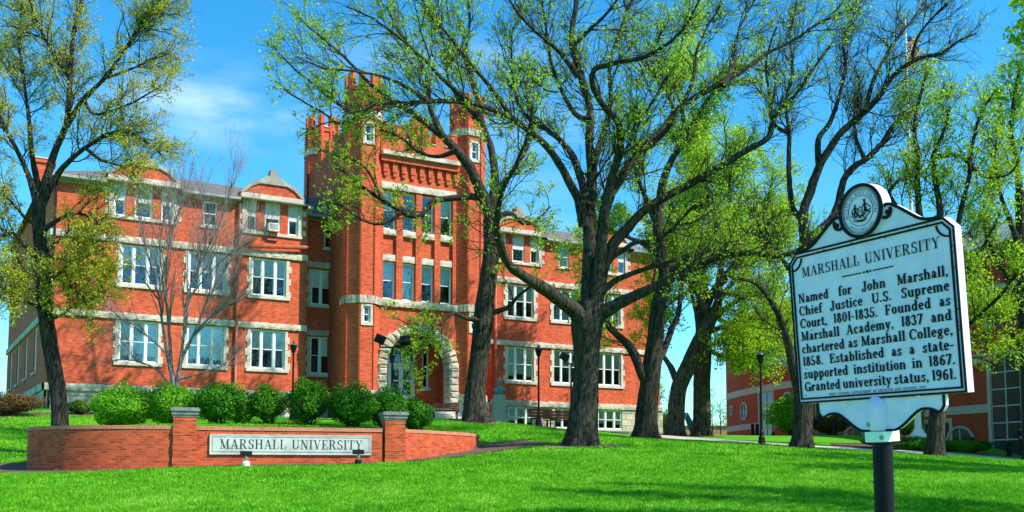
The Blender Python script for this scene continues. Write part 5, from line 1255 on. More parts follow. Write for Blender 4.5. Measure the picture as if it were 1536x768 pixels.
# ------------------------------------------------------------------ dark brick building on the right (outline in plan, front faces the lawn)
K = 1.35
RP = [(13.45*K, 60.5*K), (13.62*K, 57.2*K), (14.0*K, 54.6*K), (14.5*K, 52.3*K), (15.2*K, 50*K)]
dv = np.array([5.8, -17.0]); dv /= np.linalg.norm(dv)
e0 = np.array(RP[-1]); RP += [tuple(e0+dv*s_) for s_ in (9, 16.2, 30)]
rb = empty('brick_building', (RP[0][0], RP[0][1], 0), 0, 'dark brick building with pale stripes and round windows behind the marker', 'building')
RPl = [(x-RP[0][0], y-RP[0][1]) for x, y in RP]
TOPZ = 11.9; B1 = (5.75, 6.25); B2 = (3.0, 3.45); B3 = (9.1, 9.55)
def seg_info(i):
    a, b = np.array(RPl[i]), np.array(RPl[i+1]); L = float(np.linalg.norm(b-a)); d = (b-a)/L; n = np.array([d[1], -d[0]])
    if n[0] > 0: n = -n
    return a, b, L, d, n
def upos(u):   # point on the plan polyline under photo column u -> seg, s
    r = (u-768)/FPX/_c
    for i in range(len(RP)-1):
        a, b, L, d, n = seg_info(i); A = np.array(RP[i])
        den = d[0]-W(u, 640, 1)[0]*d[1]; s_ = -(A[0]-W(u, 640, 1)[0]*A[1])/den
        if -1e-6 <= s_ <= L: return i, s_
    return len(RP)-2, 10
HO = {i: [] for i in range(len(RP)-1)}
WIN = []
def rwin(u, w, z0, z1, kind='rect'):
    i, s_ = upos(u); HO[i].append((max(.01, s_-w/2), s_+w/2, z0, z1)); WIN.append((i, s_, w, z0, z1, kind))
wbm = MB(); wpos = []
for u, w, z0, z1 in ((1149, 2.1, 1.2, 5.7), (1165, 2.6, 7.6, 9.1), (1229, 4.2, .8, 4.4), (1395, 3.0, .6, 2.6), (1521, 2.9, .6, 6.0), (1512, 2.2, 7.6, 9.6), (1320, 2.4, 3.6, 5.6), (1395, 2.4, 6.6, 8.8)):
    i, s_ = upos(u); a, b, L, d, n = seg_info(i); s0 = min(max(.05, s_-w/2), L-w-.05); HO[i].append((s0, s0+w, z0, z1)); wpos.append((i, s0, w, z0, z1))
for i in range(len(RP)-1):
    a, b, L, d, n = seg_info(i); wall_holes(wbm, a, d, n, L, -1.5, TOPZ, HO[i], .15)
a, b, L, d, n = seg_info(0); bx = 26
wbm.poly([(0, 0, -1.5), (bx, 6, -1.5), (bx, 6, TOPZ), (0, 0, TOPZ)]); e_ = RPl[-1]
wbm.poly([(e_[0], e_[1], -1.5), (e_[0]+20, e_[1]+6, -1.5), (e_[0]+20, e_[1]+6, TOPZ), (e_[0], e_[1], TOPZ)])
wbm.build('wall', M['brick_rb'], rb)
M['band'] = simple('pale_band_stone', (0.50, 0.47, 0.43, 1), 0.8, var=0.12, scale=6)
M['blueframe'] = simple('pale_blue_frame', (0.40, 0.47, 0.50, 1), 0.6)
def cut(a0, a1, holes):
    out = [(a0, a1)]
    for h0, h1 in holes:
        nx_ = []
        for p, q_ in out:
            if h1 <= p or h0 >= q_: nx_.append((p, q_)); continue
            if h0 > p: nx_.append((p, h0))
            if h1 < q_: nx_.append((h1, q_))
        out = nx_
    return out
for z0, z1 in (B1, B2, B3, (11.5, 11.95)):
    b = MB()
    for i in range(len(RP)-1):
        a, b_, L, d, n = seg_info(i)
        hs_ = [(h[0]-.25, h[1]+.25) for h in HO[i] if h[2] < z1 and h[3] > z0]
        for p, q_ in cut(0, L, hs_):
            P = [a+d*p+n*.03, a+d*q_+n*.03, a+d*q_-n*.05, a+d*p-n*.05]
            b.prism([tuple(x) for x in P], z0, z1)
    b.build('stone_band', M['band'], rb)
rz_ = lambda d: math.atan2(d[1], d[0])
for (i, s0, w, z0, z1) in wpos:
    a, b_, L, d, n = seg_info(i); o = a+d*s0
    f = MB(); nxp = max(1, round(w/1.0)); nzp = max(2, round((z1-z0)/.85)); t = .07
    for k in range(nxp+1): x = w*k/nxp; f.box(max(0, x-t/2), min(w, x+t/2), .03, .09, 0, z1-z0)
    for k in range(nzp+1): z = (z1-z0)*k/nzp; f.box(.0, w, .032, .088, max(0, z-t/2), min(z1-z0, z+t/2))
    fo = f.build('window', M['blueframe'], rb); ang = rz_(d)
    fo.location = (o[0], o[1], z0); fo.rotation_euler = (0, 0, ang)
    # local +y must point into the building
    if n @ np.array([math.sin(ang), -math.cos(ang)]) < 0: raise RuntimeError('flip')
    g = MB(); g.poly([(0, .06, 0), (w, .06, 0), (w, .06, z1-z0), (0, .06, z1-z0)]); g.build('pane', simple_glass, fo)
    r = MB(); r.poly([(-.1, 1.2, -.1), (w+.1, 1.2, -.1), (w+.1, 1.2, z1-z0+.1), (-.1, 1.2, z1-z0+.1)]); r.build('room_recess', M['room'], fo)
    s_ = MB(); e = .22
    s_.box(-e, -.002, -.035, .1, -.05, z1-z0+e); s_.box(w+.002, w+e, -.035, .1, -.05, z1-z0+e); s_.box(0, w, -.035, .1, z1-z0+.002, z1-z0+e)
    s_.build('surround', M['band'], fo)
def round_window(u, v, r):
    i, s_ = upos(u); a, b_, L, d, n = seg_info(i); p = np.array(RP[i])+d*s_; z = W(u, v, p[1])[2]; q_ = a+d*s_
    f = MB(); k = 28
    def rg(r0, r1, y0, y1):
        for j in range(k):
            A, B = 2*PI*j/k, 2*PI*(j+1)/k; c = [(x*math.cos(t), x*math.sin(t)) for x, t in ((r0, A), (r1, A), (r1, B), (r0, B))]
            f.mesh([(x, y0, zz) for x, zz in c]+[(x, y1, zz) for x, zz in c], [(0,1,2,3),(4,7,6,5),(0,4,5,1),(1,5,6,2),(2,6,7,3),(3,7,4,0)])
    rg(r-.02, r+.10, -.07, -.003); f.box(-.03, .03, -.05, -.012, -r+.03, r-.03); f.box(-r+.03, r-.03, -.048, -.014, -.03, .03)
    o = f.build('window', M['blueframe'], rb); o.location = (q_[0], q_[1], z); o.rotation_euler = (0, 0, rz_(d))
    g = MB(); g.poly([(r*math.cos(2*PI*j/k), -.008, r*math.sin(2*PI*j/k)) for j in range(k)]); g.build('pane', simple_glass, o)
for u, v, r in ((1117, 617, .62), (1183, 603, .64), (1098, 616, .35), (1181, 536, .64), (1440, 668, 1.0), (1281, 664, 1.0)): round_window(u, v, r)
rr = MB(); n_ = len(RPl); back = [(x+14, y+3) for x, y in RPl]
for i in range(n_-1): rr.poly([(RPl[i][0]-.5, RPl[i][1], TOPZ+.05), (RPl[i+1][0]-.5, RPl[i+1][1], TOPZ+.05), (RPl[i+1][0]+9, RPl[i+1][1]+2, TOPZ+4.2), (RPl[i][0]+9, RPl[i][1]+2, TOPZ+4.2)])
for i in range(n_-1): rr.poly([(RPl[i][0]+9, RPl[i][1]+2, TOPZ+4.2), (RPl[i+1][0]+9, RPl[i+1][1]+2, TOPZ+4.2), (RPl[i+1][0]+24, RPl[i+1][1]+2, TOPZ+4.2), (RPl[i][0]+24, RPl[i][1]+2, TOPZ+4.2)])
rr.poly([(-.5, 0, TOPZ+.05), (9, 2, TOPZ+4.2), (26, 6, TOPZ+.05)])
rr.build('roof', simple('grey_metal_roof', (0.22, 0.24, 0.26, 1), 0.6, var=0.1, scale=2), rb)
# far low building seen through the gap
fb = empty('low_building', (W(985, 640, 110)[0], 110, 1.5), math.radians(3), 'distant low tan brick building seen between the trunks and the dark brick building', 'building')
M['tan'] = brick('tan_brick', (0.46, 0.20, 0.10, 1), (0.40, 0.16, 0.08, 1), (0.45, 0.27, 0.18, 1))
hT = W(1040, 634.5, 110)[2]-1.5
b = MB(); b.box(0, 14, 0, 10, -2, hT-.3); b.build('wall', M['tan'], fb)
b = MB(); b.box(-.2, 14.2, -.2, 10.2, hT-.298, hT); b.build('roof_edge', M['blind_w'], fb)
# blue sandwich board / tent shape by the path
g = gP(1028, 60); ts_ = empty('folding_sign', g, math.radians(20), 'blue folding board standing on the grass between two trunks', 'sign')
M['blue'] = simple('blue_canvas', (0.04, 0.15, 0.50, 1), 0.6)
for sg in (-1, 1):
    b = MB(); b.mesh([(sg*.75, -.5, -.05), (sg*.75, .5, -.05), (sg*.04, .3, 1.35), (sg*.04, -.3, 1.35), (sg*.71, -.5, -.05), (sg*.71, .5, -.05), (sg*.0, .3, 1.35), (sg*.0, -.3, 1.35)], [(0,1,2,3),(4,7,6,5),(0,3,7,4),(1,5,6,2),(0,4,5,1),(3,2,6,7)]); b.build('panel', M['blue'], ts_)
# bollards
def bollard(u, Y, lab):
    r = empty('bollard', gP(u, Y), 0, lab, 'bollard', 'short black bollards along the right hand path')
    b = MB(); b.lathe([(.11, -.2), (.11, .62), (.13, .64), (.13, .70), (.09, .76), (.02, .80)], k=12); b.build('post', M['black'], r)
    b = MB(); b.lathe([(.155, -.2), (.155, .09), (.112, .10)], k=12); b.build('foot', M['black'], r)
bollard(1512.5, 46.6, 'short black bollard near the tall corner window on the right'); bollard(1458, 46.4, 'short black bollard at the right end of the low hedge')
bollard(1129, 64, 'left one of two short black bollards left of the path lamp'); bollard(1136, 64, 'right one of two short black bollards left of the path lamp'); bollard(1252, 56, 'short black bollard right of the trunk beside the marker')
# person at the right edge
def skin_body(name, joints, edges, m, parent, sub=2):
    me = bpy.data.meshes.new(name); me.from_pydata([j[:3] for j in joints], edges, []); me.materials.append(m); o = link(name, me, parent)
    md = o.modifiers.new('skin', 'SKIN')
    for i, j in enumerate(joints):
        me.skin_vertices[0].data[i].radius = (j[3], j[4] if len(j) > 4 else j[3])
    me.skin_vertices[0].data[0].use_root = True
    s_ = o.modifiers.new('sub', 'SUBSURF'); s_.levels = sub; s_.render_levels = sub
    for p in me.polygons: p.use_smooth = True
    md.use_smooth_shade = True
    return o
pg = gP(1534, 50.3)
pe = empty('person', pg, math.radians(-20), 'person in dark jacket and trousers walking at the right edge of the photo', 'person')
M['skin'] = simple('skin', (0.55, 0.30, 0.20, 1), 0.6); M['navy'] = simple('dark_jacket', (0.012, 0.015, 0.03, 1), 0.8); M['trou'] = simple('dark_trousers', (0.02, 0.022, 0.03, 1), 0.85); M['hair'] = simple('brown_hair', (0.06, 0.03, 0.015, 1), 0.7)
M['shirt'] = simple('white_shirt', (0.6, 0.65, 0.75, 1), 0.8)
J = [(0, 0, .93, .13, .10), (0, 0, 1.15, .13, .09), (0, 0, 1.38, .15, .09), (0, 0, 1.48, .055, .055), (0, -.01, 1.56, .075, .085), (0, -.01, 1.66, .075, .09),
     (.18, 0, 1.40, .05), (.24, .02, 1.14, .04), (.22, -.10, .92, .032), (.22, -.14, .84, .03), (-.18, 0, 1.40, .05), (-.24, .02, 1.14, .04), (-.22, -.02, .9, .032), (-.22, -.04, .82, .03),
     (.09, 0, .85, .085), (.10, -.10, .48, .06), (.10, -.08, .09, .04), (.10, -.22, .04, .035), (-.09, 0, .85, .085), (-.10, .04, .48, .06), (-.10, .16, .09, .04), (-.10, .03, .04, .035)]
E_ = [(0,1),(1,2),(2,3),(3,4),(4,5),(2,6),(6,7),(7,8),(8,9),(2,10),(10,11),(11,12),(12,13),(0,14),(14,15),(15,16),(16,17),(0,18),(18,19),(19,20),(20,21)]
skin_body('body', J, E_, M['skin'], pe)
sub_ = lambda idx, g_: [tuple(J[i][:3])+tuple(r+g_ for r in J[i][3:]) for i in idx]
skin_body('jacket', sub_([0, 1, 2, 6, 7, 8, 10, 11, 12], .02), [(0,1),(1,2),(2,3),(3,4),(4,5),(2,6),(6,7),(7,8)], M['navy'], pe)
skin_body('trousers', sub_([0, 14, 15, 16, 18, 19, 20], .018), [(0,1),(1,2),(2,3),(0,4),(4,5),(5,6)], M['trou'], pe)
blob([(0, .025, 1.66, .095, .10, .10), (0, .07, 1.58, .08, .05, .10)], 'hair', M['hair'], pe, .02)
blob([(0, -.105, 1.36, .05, .02, .10)], 'shirt', M['shirt'], pe, .015)
blob([(0, -.10, 1.60, .012, .02, .02), (.03, -.088, 1.63, .01, .008, .006), (-.03, -.088, 1.63, .01, .008, .006), (0, -.09, 1.565, .022, .008, .006)], 'face_features', simple('face_detail', (0.3, 0.13, 0.10, 1), .6), pe, .006)
# ------------------------------------------------------------------ trees
def cat_line(P, step=0.22):
    P = np.array(P, float); out = [P[0]]
    for i in range(len(P)-1):
        p0 = P[max(i-1, 0)]; p1 = P[i]; p2 = P[i+1]; p3 = P[min(i+2, len(P)-1)]
        n = max(2, int(np.linalg.norm(p2[:3]-p1[:3])/step))
        for j in range(1, n+1):
            u = j/n; out.append(.5*((2*p1)+(-p0+p2)*u+(2*p0-5*p1+4*p2-p3)*u*u+(-p0+3*p1-3*p2+p3)*u**3))
    return np.array(out)
class Big:
    def __init__(s): s.V = []; s.F = []; s.n = 0
    def add(s, V, F): s.V.append(V.reshape(-1, 3)); s.F.append(F.reshape(-1, F.shape[-1])+s.n); s.n += len(s.V[-1])
    def mesh(s, name, m, parent, smooth=True):
        V = np.concatenate(s.V); F = np.concatenate(s.F); k = F.shape[1]; n = len(F)
        me = bpy.data.meshes.new(name); me.vertices.add(len(V)); me.vertices.foreach_set('co', V.ravel().astype(np.float32))
        me.loops.add(n*k); me.loops.foreach_set('vertex_index', F.ravel().astype(np.int32)); me.polygons.add(n)
        me.polygons.foreach_set('loop_start', np.arange(0, n*k, k, dtype=np.int32)); me.polygons.foreach_set('loop_total', np.full(n, k, dtype=np.int32))
        if smooth: me.polygons.foreach_set('use_smooth', np.ones(n, bool))
        me.update(calc_edges=True); me.materials.append(m)
        return link(name, me, parent)
def unit(a): return a/np.maximum(np.linalg.norm(a, axis=-1, keepdims=True), 1e-9)
def tubes(big, P, R, k):   # P (N,n,3) R (N,n)
    N, n, _ = P.shape; T = unit(np.gradient(P, axis=1)); ref = np.array((.37, .83, .21)); A = unit(np.cross(T, ref)); B = np.cross(T, A)
    th = 2*PI*np.arange(k)/k
    V = P[:, :, None]+R[:, :, None, None]*(np.cos(th)[None, None, :, None]*A[:, :, None]+np.sin(th)[None, None, :, None]*B[:, :, None])
    base = (np.arange(N)*n*k)[:, None, None]; i = (np.arange(n-1)*k)[None, :, None]; j = np.arange(k)[None, None]; j2 = (j+1) % k
    F = np.stack([base+i+j, base+i+j2, base+i+k+j2, base+i+k+j], -1)
    big.add(V, F)
def spawn(P, R, count, ratio, ang, up, tmin=.2, npts=5, wob=.22, curve_up=.12, lmin=.2, rr=.55, flat=0, weights=None, lenabs=None):
    """P (N,n,3): children off random parents"""
    N, n, _ = P.shape; L = np.linalg.norm(np.diff(P, axis=1), axis=2).sum(1)
    w = (L if weights is None else weights); w = w/w.sum(); idx = RNG.choice(N, count, p=w)
    t = tmin+(1-tmin)*RNG.random(count)**.85; f = t*(n-1); i = np.minimum(f.astype(int), n-2); u = (f-i)[:, None]
    p = P[idx, i]*(1-u)+P[idx, i+1]*u; r = R[idx, i]*(1-u[:, 0])+R[idx, i+1]*u[:, 0]
    T = unit(P[idx, i+1]-P[idx, i]); rnd = unit(RNG.normal(size=(count, 3))); q = unit(rnd-(rnd*T).sum(1, keepdims=True)*T)
    a = np.radians(ang)*(.7+.6*RNG.random(count)); D = unit(T*np.cos(a)[:, None]+q*np.sin(a)[:, None]+np.array((0, 0, up)))
    l = (L[idx] if lenabs is None else lenabs)*ratio*(1.15-.65*t)*(.6+.7*RNG.random(count)); l = np.maximum(l, lmin)
    pts = [p]; d = D
    for k in range(npts-1):
        pts.append(pts[-1]+d*(l/(npts-1))[:, None]); d = unit(d+RNG.normal(0, wob, (count, 3))+np.array((0, 0, curve_up)))
    P2 = np.stack(pts, 1); r0 = np.minimum(r*rr, np.maximum(.004, l*.013)); R2 = r0[:, None]*np.linspace(1, .45, npts)[None]
    return P2, R2
def leaves(big, P, count, size, spread, tmin=.25, clump=3, up=.3, elong=1.5):
    N, n, _ = P.shape; c = count//clump; idx = RNG.integers(0, N, c); f = (tmin+(1-tmin)*RNG.random(c))*(n-1); i = np.minimum(f.astype(int), n-2); u = (f-i)[:, None]
    p = P[idx, i]*(1-u)+P[idx, i+1]*u; p = np.repeat(p, clump, 0)+RNG.normal(0, spread, (c*clump, 3)); m = len(p)
    s = size*(.55+.8*RNG.random(m))[:, None]
    nrm = unit(RNG.normal(size=(m, 3))+np.array((0.2, -.2, up+.3))); t = unit(np.cross(nrm, RNG.normal(size=(m, 3)))); b = np.cross(nrm, t)
    V = np.stack([p-t*s*.5*elong, p-b*s*.42+nrm*s*.12, p+t*s*.5*elong, p+b*s*.42+nrm*s*.12], 1)
    big.add(V, np.arange(4*m).reshape(m, 4))
def resample(P, n):
    d = np.concatenate([[0], np.cumsum(np.linalg.norm(np.diff(P[:, :3], axis=0), axis=1))]); t = np.linspace(0, d[-1], n)
    return np.stack([np.interp(t, d, P[:, k]) for k in range(P.shape[1])], 1)
def tree(name, label, cat, group, Y, base, limbs, bark='bark', leafm='leaf', twigm='twig', counts=(90, 700, 3000, 0), lens=(2.6, 1.1, .45), nleaf=14000, lsize=.10, spread=.08, trunk_k=16,
         depth=1.0, clump=3, angs=(45, 42, 40), ups=(.15, .12, .1), wob=.2, ridge=.06, flare=True, tmin=.25, limb_skip=1, rscale=1.0):
    g = gP(base[0], Y); root = empty(name, g, 0, label, cat, group); g = np.array(g)
    tb = Big(); LP = []; LR = []
    for li_, (pts, dy) in enumerate(limbs):
        n = len(pts); P = []
        for k, q_ in enumerate(pts):
            u, v, r = q_[:3]; t = k/(n-1)
            if isinstance(dy, (tuple, list)): yy = Y+dy[0]+(dy[1]-dy[0])*t**1.2
            else: yy = Y+dy*t**1.2
            p = W(u, v, yy); P.append((*p, r*yy/FPX*(.92 if li_ == 0 else .92-.24*min(1, t*2.5))*rscale))
        if li_ == 0: P[0] = (P[0][0], P[0][1], min(P[0][2], g[2]-.15), P[0][3])
        S = cat_line(P, .2); S[:, :3] -= g
        m = len(S); wv = np.cumsum(RNG.normal(0, .012, (m, 3)), 0); wv -= np.linspace(0, 1, m)[:, None]*wv[-1]
        if li_ > 0: S[:, :3] += wv*np.sqrt(np.linspace(0, 1, m))[:, None]
        k = trunk_k if li_ == 0 else max(6, int(trunk_k*.6))
        if li_ == 0:
            S = resample(S, max(m, 24)); m = len(S)
            V, F = tube_np(S[:, :3], S[:, 3], 40)
            V = V.reshape(m, 40, 3); th = 2*PI*np.arange(40)/40; z = S[:, 2][:, None]
            rid = 1+ridge*(np.sin(th*9+np.sin(z*.9)*1.2)*.5+np.sin(th*17+z*1.3)*.35+RNG.normal(0, .25, (m, 40)))
            if flare:
                hz = np.clip(1-(S[:, 2]-S[0, 2])/.9, 0, 1)[:, None]**2; rid = rid*(1+hz*(.16+.17*np.sin(th*5+1.3)[None]+.08*np.sin(th*11)[None]))
            C = S[:, None, :3]; V = C+(V-C)*rid[:, :, None]; tb.add(V, np.array(F))
        else:
            V, F = tube_np(S[:, :3], S[:, 3], k); V = V.reshape(m, k, 3); C = S[:, None, :3]
            V = C+(V-C)*(1+RNG.normal(0, ridge*.8, (m, k)))[:, :, None]; tb.add(V, np.array(F))
        if li_ >= limb_skip: q_ = resample(S, 24); LP.append(q_[:, :3]); LR.append(q_[:, 3])
    tb.mesh('trunk', M[bark], root)
    P = np.stack(LP); R = np.stack(LR)
    L0 = np.linalg.norm(np.diff(P, axis=1), axis=2).sum(1)
    bb = Big()
    P1, R1 = spawn(P, R, counts[0], 1, angs[0], ups[0], tmin, 7, wob, .10, rr=.5, lenabs=lens[0]); tubes(bb, P1, R1, 5)
    # every limb keeps going as finer wood past its traced end
    PA = P1; RA = R1
    P2, R2 = spawn(PA, RA, counts[1], 1, angs[1], ups[1], .12, 5, wob, .08, rr=.6, lenabs=lens[1])
    P2b, R2b = spawn(P, R*.25, counts[1]//4, 1, angs[1], ups[1], .4, 5, wob, .08, rr=.9, lenabs=lens[1])
    P2 = np.concatenate([P2, P2b]); R2 = np.concatenate([R2, R2b]); tubes(bb, P2, R2, 4)
    bb.mesh('branches', M[bark], root)
    tw = Big(); P3, R3 = spawn(P2, R2, counts[2], 1, angs[2], ups[2], .1, 4, wob*1.2, .06, rr=.7, lenabs=lens[2], lmin=.12); R3 = np.maximum(R3*.8, .0035); tubes(tw, P3, R3, 3)
    tw.mesh('twigs', M[twigm], root)
    if nleaf:
        lf = Big(); leaves(lf, P3, int(nleaf*.7), lsize, spread, .3, clump); leaves(lf, P2, int(nleaf*.25), lsize, spread, .4, clump); leaves(lf, P1, int(nleaf*.05)+3, lsize, spread, .3, clump)
        lf.mesh('crown', M[leafm], root, smooth=False)
    return root
def zl(x0, y0, sc_, pts): return [(x0+p[0]/sc_, y0+p[1]/sc_)+tuple(p[2:]) for p in pts]
# 1. the largest tree, centre
T4 = [
 ([(872,672,27),(874,640,25),(877,600,22),(880,550,20),(880,515,22),(881,485,26),(884,455,24)], 0),
 ([(880,500,15),(866,470,15),(840,450,13.5),(812,430,12.5),(786,414,11.5),(765,398,10),(752,375,9),(745,335,7),(752,290,5.5),(772,250,4.5),(790,205,3),(800,160,2)], -7.5),
 ([(884,470,16),(884,420,14),(884,370,13),(885,320,12),(888,260,11.5),(884,215,10),(883,165,9),(868,110,8),(856,65,7),(860,20,6),(868,-40,5),(880,-110,3.5)], 1.2),
 ([(886,470,12),(896,410,10),(904,350,9.5),(910,300,9),(920,260,8.5),(932,220,8),(929,185,7.5),(905,155,7),(890,125,7),(893,103,6.5),(920,93,6),(968,84,5),(1000,66,4),(1030,35,3),(1060,-20,2)], -6.5),
 ([(890,440,12),(903,360,10),(910,310,10),(930,270,9.5),(960,230,8.5),(990,198,7.5),(1018,165,7),(1048,145,6.5),(1078,130,6),(1118,105,5),(1152,82,4),(1195,60,3.3),(1240,30,2.6),(1290,10,1.8)], 2.5),
 ([(892,465,13),(903,405,11),(918,368,10.5),(943,340,10),(968,314,9.5),(1018,284,9),(1068,255,8),(1118,225,7.2),(1150,205,6.5),(1162,170,5),(1190,145,4),(1215,108,3),(1245,70,2)], -2.2),
 ([(884,500,15),(898,475,14),(920,460,12.5),(945,447,11.5),(983,429,10),(1018,412,9),(1053,393,8.5),(1085,380,8),(1120,377,7),(1165,383,6),(1200,372,4.5),(1240,350,3)], -3.0),
 ([(896,445,7),(918,424,6),(943,412,5.5),(985,399,5),(1022,388,4),(1060,372,3),(1100,362,2)], 1.5),
 ([(900,410,7),(918,386,6),(939,374,5.5),(954,364,5),(977,363,4.5),(1006,346,4),(1040,310,3),(1070,290,2)], -1.5),
 ([(876,340,9),(868,300,8.5),(858,282,8),(838,245,7.5),(818,215,7.5),(790,190,7),(765,172,6.5),(735,158,6),(700,149,6),(655,148,5.5),(610,152,5),(570,154,4),(545,165,3),(520,170,2)], -5.5),
 ([(880,310,8),(872,270,7.5),(860,235,7),(843,212,6),(815,190,5),(790,172,4),(775,140,3.2),(768,95,2.5),(770,40,2)], 2.8),
 ([(888,250,7),(905,200,6),(915,150,5),(912,100,4.2),(925,50,3.5),(945,0,3),(960,-50,2)], 3),
 ([(868,115,6),(845,85,5),(820,62,4),(795,40,3.2),(770,10,2.5),(750,-30,2)], -2),
 ([(884,180,6),(862,170,5),(840,130,4.2),(825,90,3.5),(818,40,3),(810,-20,2)], 3),
 ([(960,232,6),(985,210,5.5),(1010,180,4.5),(1005,150,4),(985,120,3),(980,80,2.5),(995,40,2)], -2.6),
 ([(1085,128,5),(1100,95,4),(1105,60,3),(1120,20,2.5),(1150,-20,2)], 2.6),
 ([(640,150,4),(600,125,3.4),(560,112,3),(520,105,2.5),(480,98,2),(445,85,1.5)], (-4.2,-6)),
 ([(700,150,4.5),(665,120,4),(630,85,3.3),(590,50,2.7),(555,25,2),(520,10,1.5)], (-3.3,-1.5)),
 ([(765,172,5),(735,130,4.2),(700,90,3.5),(670,50,3),(640,15,2.4),(620,-30,2)], (-2.2,-4)),
 ([(858,70,5),(890,40,4),(920,10,3),(950,-40,2)], (1.0,-1)),
 ([(1018,166,5),(1040,120,4),(1045,80,3),(1060,40,2.4),(1085,5,2)], (1.6,3.5)),
 ([(905,300,5),(925,250,4),(950,205,3.2),(975,160,2.6),(1000,115,2)], (0.5,-4)),
]
tree('shade_tree', 'largest tree in the middle, dark spreading limbs with tiny new green leaves', 'tree', None, 36, (872, 668), T4, counts=(380, 3000, 13000, 0), lens=(2.5, 1.2, .55), nleaf=32000, lsize=.068, spread=.055, clump=4)
# 2. the tree in front of the tower
T3 = [
 ([(716,634,24),(712,600,18),(716,560,16),(722,510,15.5),(726,470,16),(732,420,14),(738,370,14),(737,330,14)], 0),
 ([(737,350,12),(733,315,11),(720,285,10.5),(704,250,10),(685,225,9),(664,205,8.5),(640,186,8),(612,165,7),(594,157,6),(565,154,5.5),(545,168,5),(527,168,4),(500,150,3.2),(470,125,2.5),(440,100,2),(410,70,1.5)], -2.5),
 ([(733,300,7),(711,295,6.5),(684,297,6),(649,303,6),(629,325,6),(604,318,5.5),(574,301,5),(546,282,4),(522,262,3),(500,250,2)], -1.8),
 ([(738,340,10),(748,300,8),(757,275,7),(775,250,6),(792,218,5),(800,180,4),(790,140,3),(795,95,2)], 2.0),
 ([(736,320,9),(742,270,8),(735,220,7),(722,180,6),(712,130,5),(700,80,4),(705,30,3),(700,-30,2)], 1.5),
 ([(664,205,6),(645,160,5),(640,120,4.2),(625,80,3.4),(600,50,2.8),(580,10,2)], (-1.5,-3.5)),
 ([(594,157,5),(560,130,4),(530,100,3.3),(500,70,2.6),(470,45,2),(440,20,1.5)], (-2,-1)),
 ([(545,168,3.5),(510,185,3),(485,170,2.4),(450,150,2),(420,130,1.5)], (-2,-3.5)),
 ([(604,318,4),(575,335,3.4),(545,330,3),(515,310,2.5),(485,300,2)], (-1.2,-2.5)),
 ([(574,301,3.6),(560,270,3),(540,245,2.6),(510,235,2.2),(480,225,1.6)], (-1.5,0)),
 ([(724,480,5),(700,478,4),(680,470,3.5),(655,490,3),(635,505,2.5),(618,520,2),(605,535,1.5)], (-.3,-3)),
 ([(728,470,6),(760,462,5),(775,445,4),(795,430,3),(812,420,2)], -1.5),
 ([(722,182,5),(690,150,4),(670,110,3.2),(665,60,2.6),(650,20,2)], (.8,3)),
 ([(684,226,5),(655,235,4),(625,225,3.2),(600,205,2.6),(570,195,2)], (-1.2,1)),
 ([(738,330,6),(765,320,5),(785,335,4),(805,330,3),(825,310,2)], 1.8),
]
tree('shade_tree', 'leaning grey trunk in front of the entrance tower with long limbs reaching left', 'tree', None, 47, (718, 629), T3, counts=(170, 1200, 6000, 0), lens=(2.4, 1.15, .5), nleaf=20000, lsize=.095, spread=.07, clump=4, bark='bark')
# 3. trees right of the building
T5 = [
 ([(970,662,23),(969,640,19),(972,600,17),(978,550,15),(983,509,13.5),(988,460,12),(998,414,11),(992,384,9.5),(987,340,8.5),(990,300,8)], 0),
 ([(976,585,11),(962,560,9),(948,526,9),(932,508,8),(918,494,7.5),(903,474,7),(893,450,5),(885,420,4),(872,390,3)], -2),
 ([(984,545,9),(998,520,7),(1008,494,6.5),(1018,469,5.5),(1023,430,4.5),(1040,390,3.5),(1050,350,2.5)], 2),
 ([(990,310,8),(995,275,7.5),(1005,248,7),(1022,215,6),(1038,190,5.5),(1055,160,4.5),(1080,130,3.5),(1110,100,2.5)], -2),
 ([(988,340,6),(970,300,5),(955,260,4),(945,215,3),(940,170,2.4)], 2),
 ([(997,415,6),(1020,395,5),(1045,380,4),(1075,372,3),(1105,375,2)], -2),
 ([(1022,215,5),(1025,170,4),(1015,130,3),(1020,80,2.4),(1035,30,2)], (-1,2)),
 ([(990,384,6),(965,365,5),(940,355,4),(915,345,3),(895,330,2)], (0,3)),
]
tree('shade_tree', 'forked tree at the right corner of the red building', 'tree', 'trees between the two brick buildings', 50, (970, 659), T5, counts=(120, 900, 3800, 0), lens=(2.6, 1.3, .5), nleaf=30000, lsize=.10, spread=.12, bark='bark', leafm='leaf_b')
T6 = [
 ([(1013,657,17),(1014,630,14),(1018,584,13),(1033,549,13),(1048,514,12),(1066,478,11)], 0),
 ([(1066,480,10),(1078,450,8),(1080,410,7),(1090,370,6),(1100,330,5),(1095,280,4),(1105,230,3)], -2),
 ([(1018,580,7),(1008,555,6),(995,535,5),(985,515,4),(978,490,3),(985,450,2)], 2),
 ([(1040,535,5),(1060,520,4),(1085,515,3),(1105,530,2)], (0,-2)),
 ([(1066,480,6),(1045,440,5),(1020,410,4),(1000,370,3),(1010,320,2)], (0,-1)),
 ([(1078,430,5),(1110,395,4),(1140,385,3),(1175,370,2)], (0,2)),
 ([(1060,490,7),(1085,465,6),(1110,450,5),(1140,440,4),(1170,430,3)], -3),
 ([(1050,512,6),(1045,470,5),(1035,430,4),(1030,385,3),(1040,340,2)], 2.5),
 ([(1078,450,5),(1110,410,4),(1135,380,3.4),(1160,340,2.8),(1180,310,2)], (-1,2)),
 ([(1090,370,5),(1070,330,4),(1060,290,3),(1050,250,2)], (-1,1)),
]
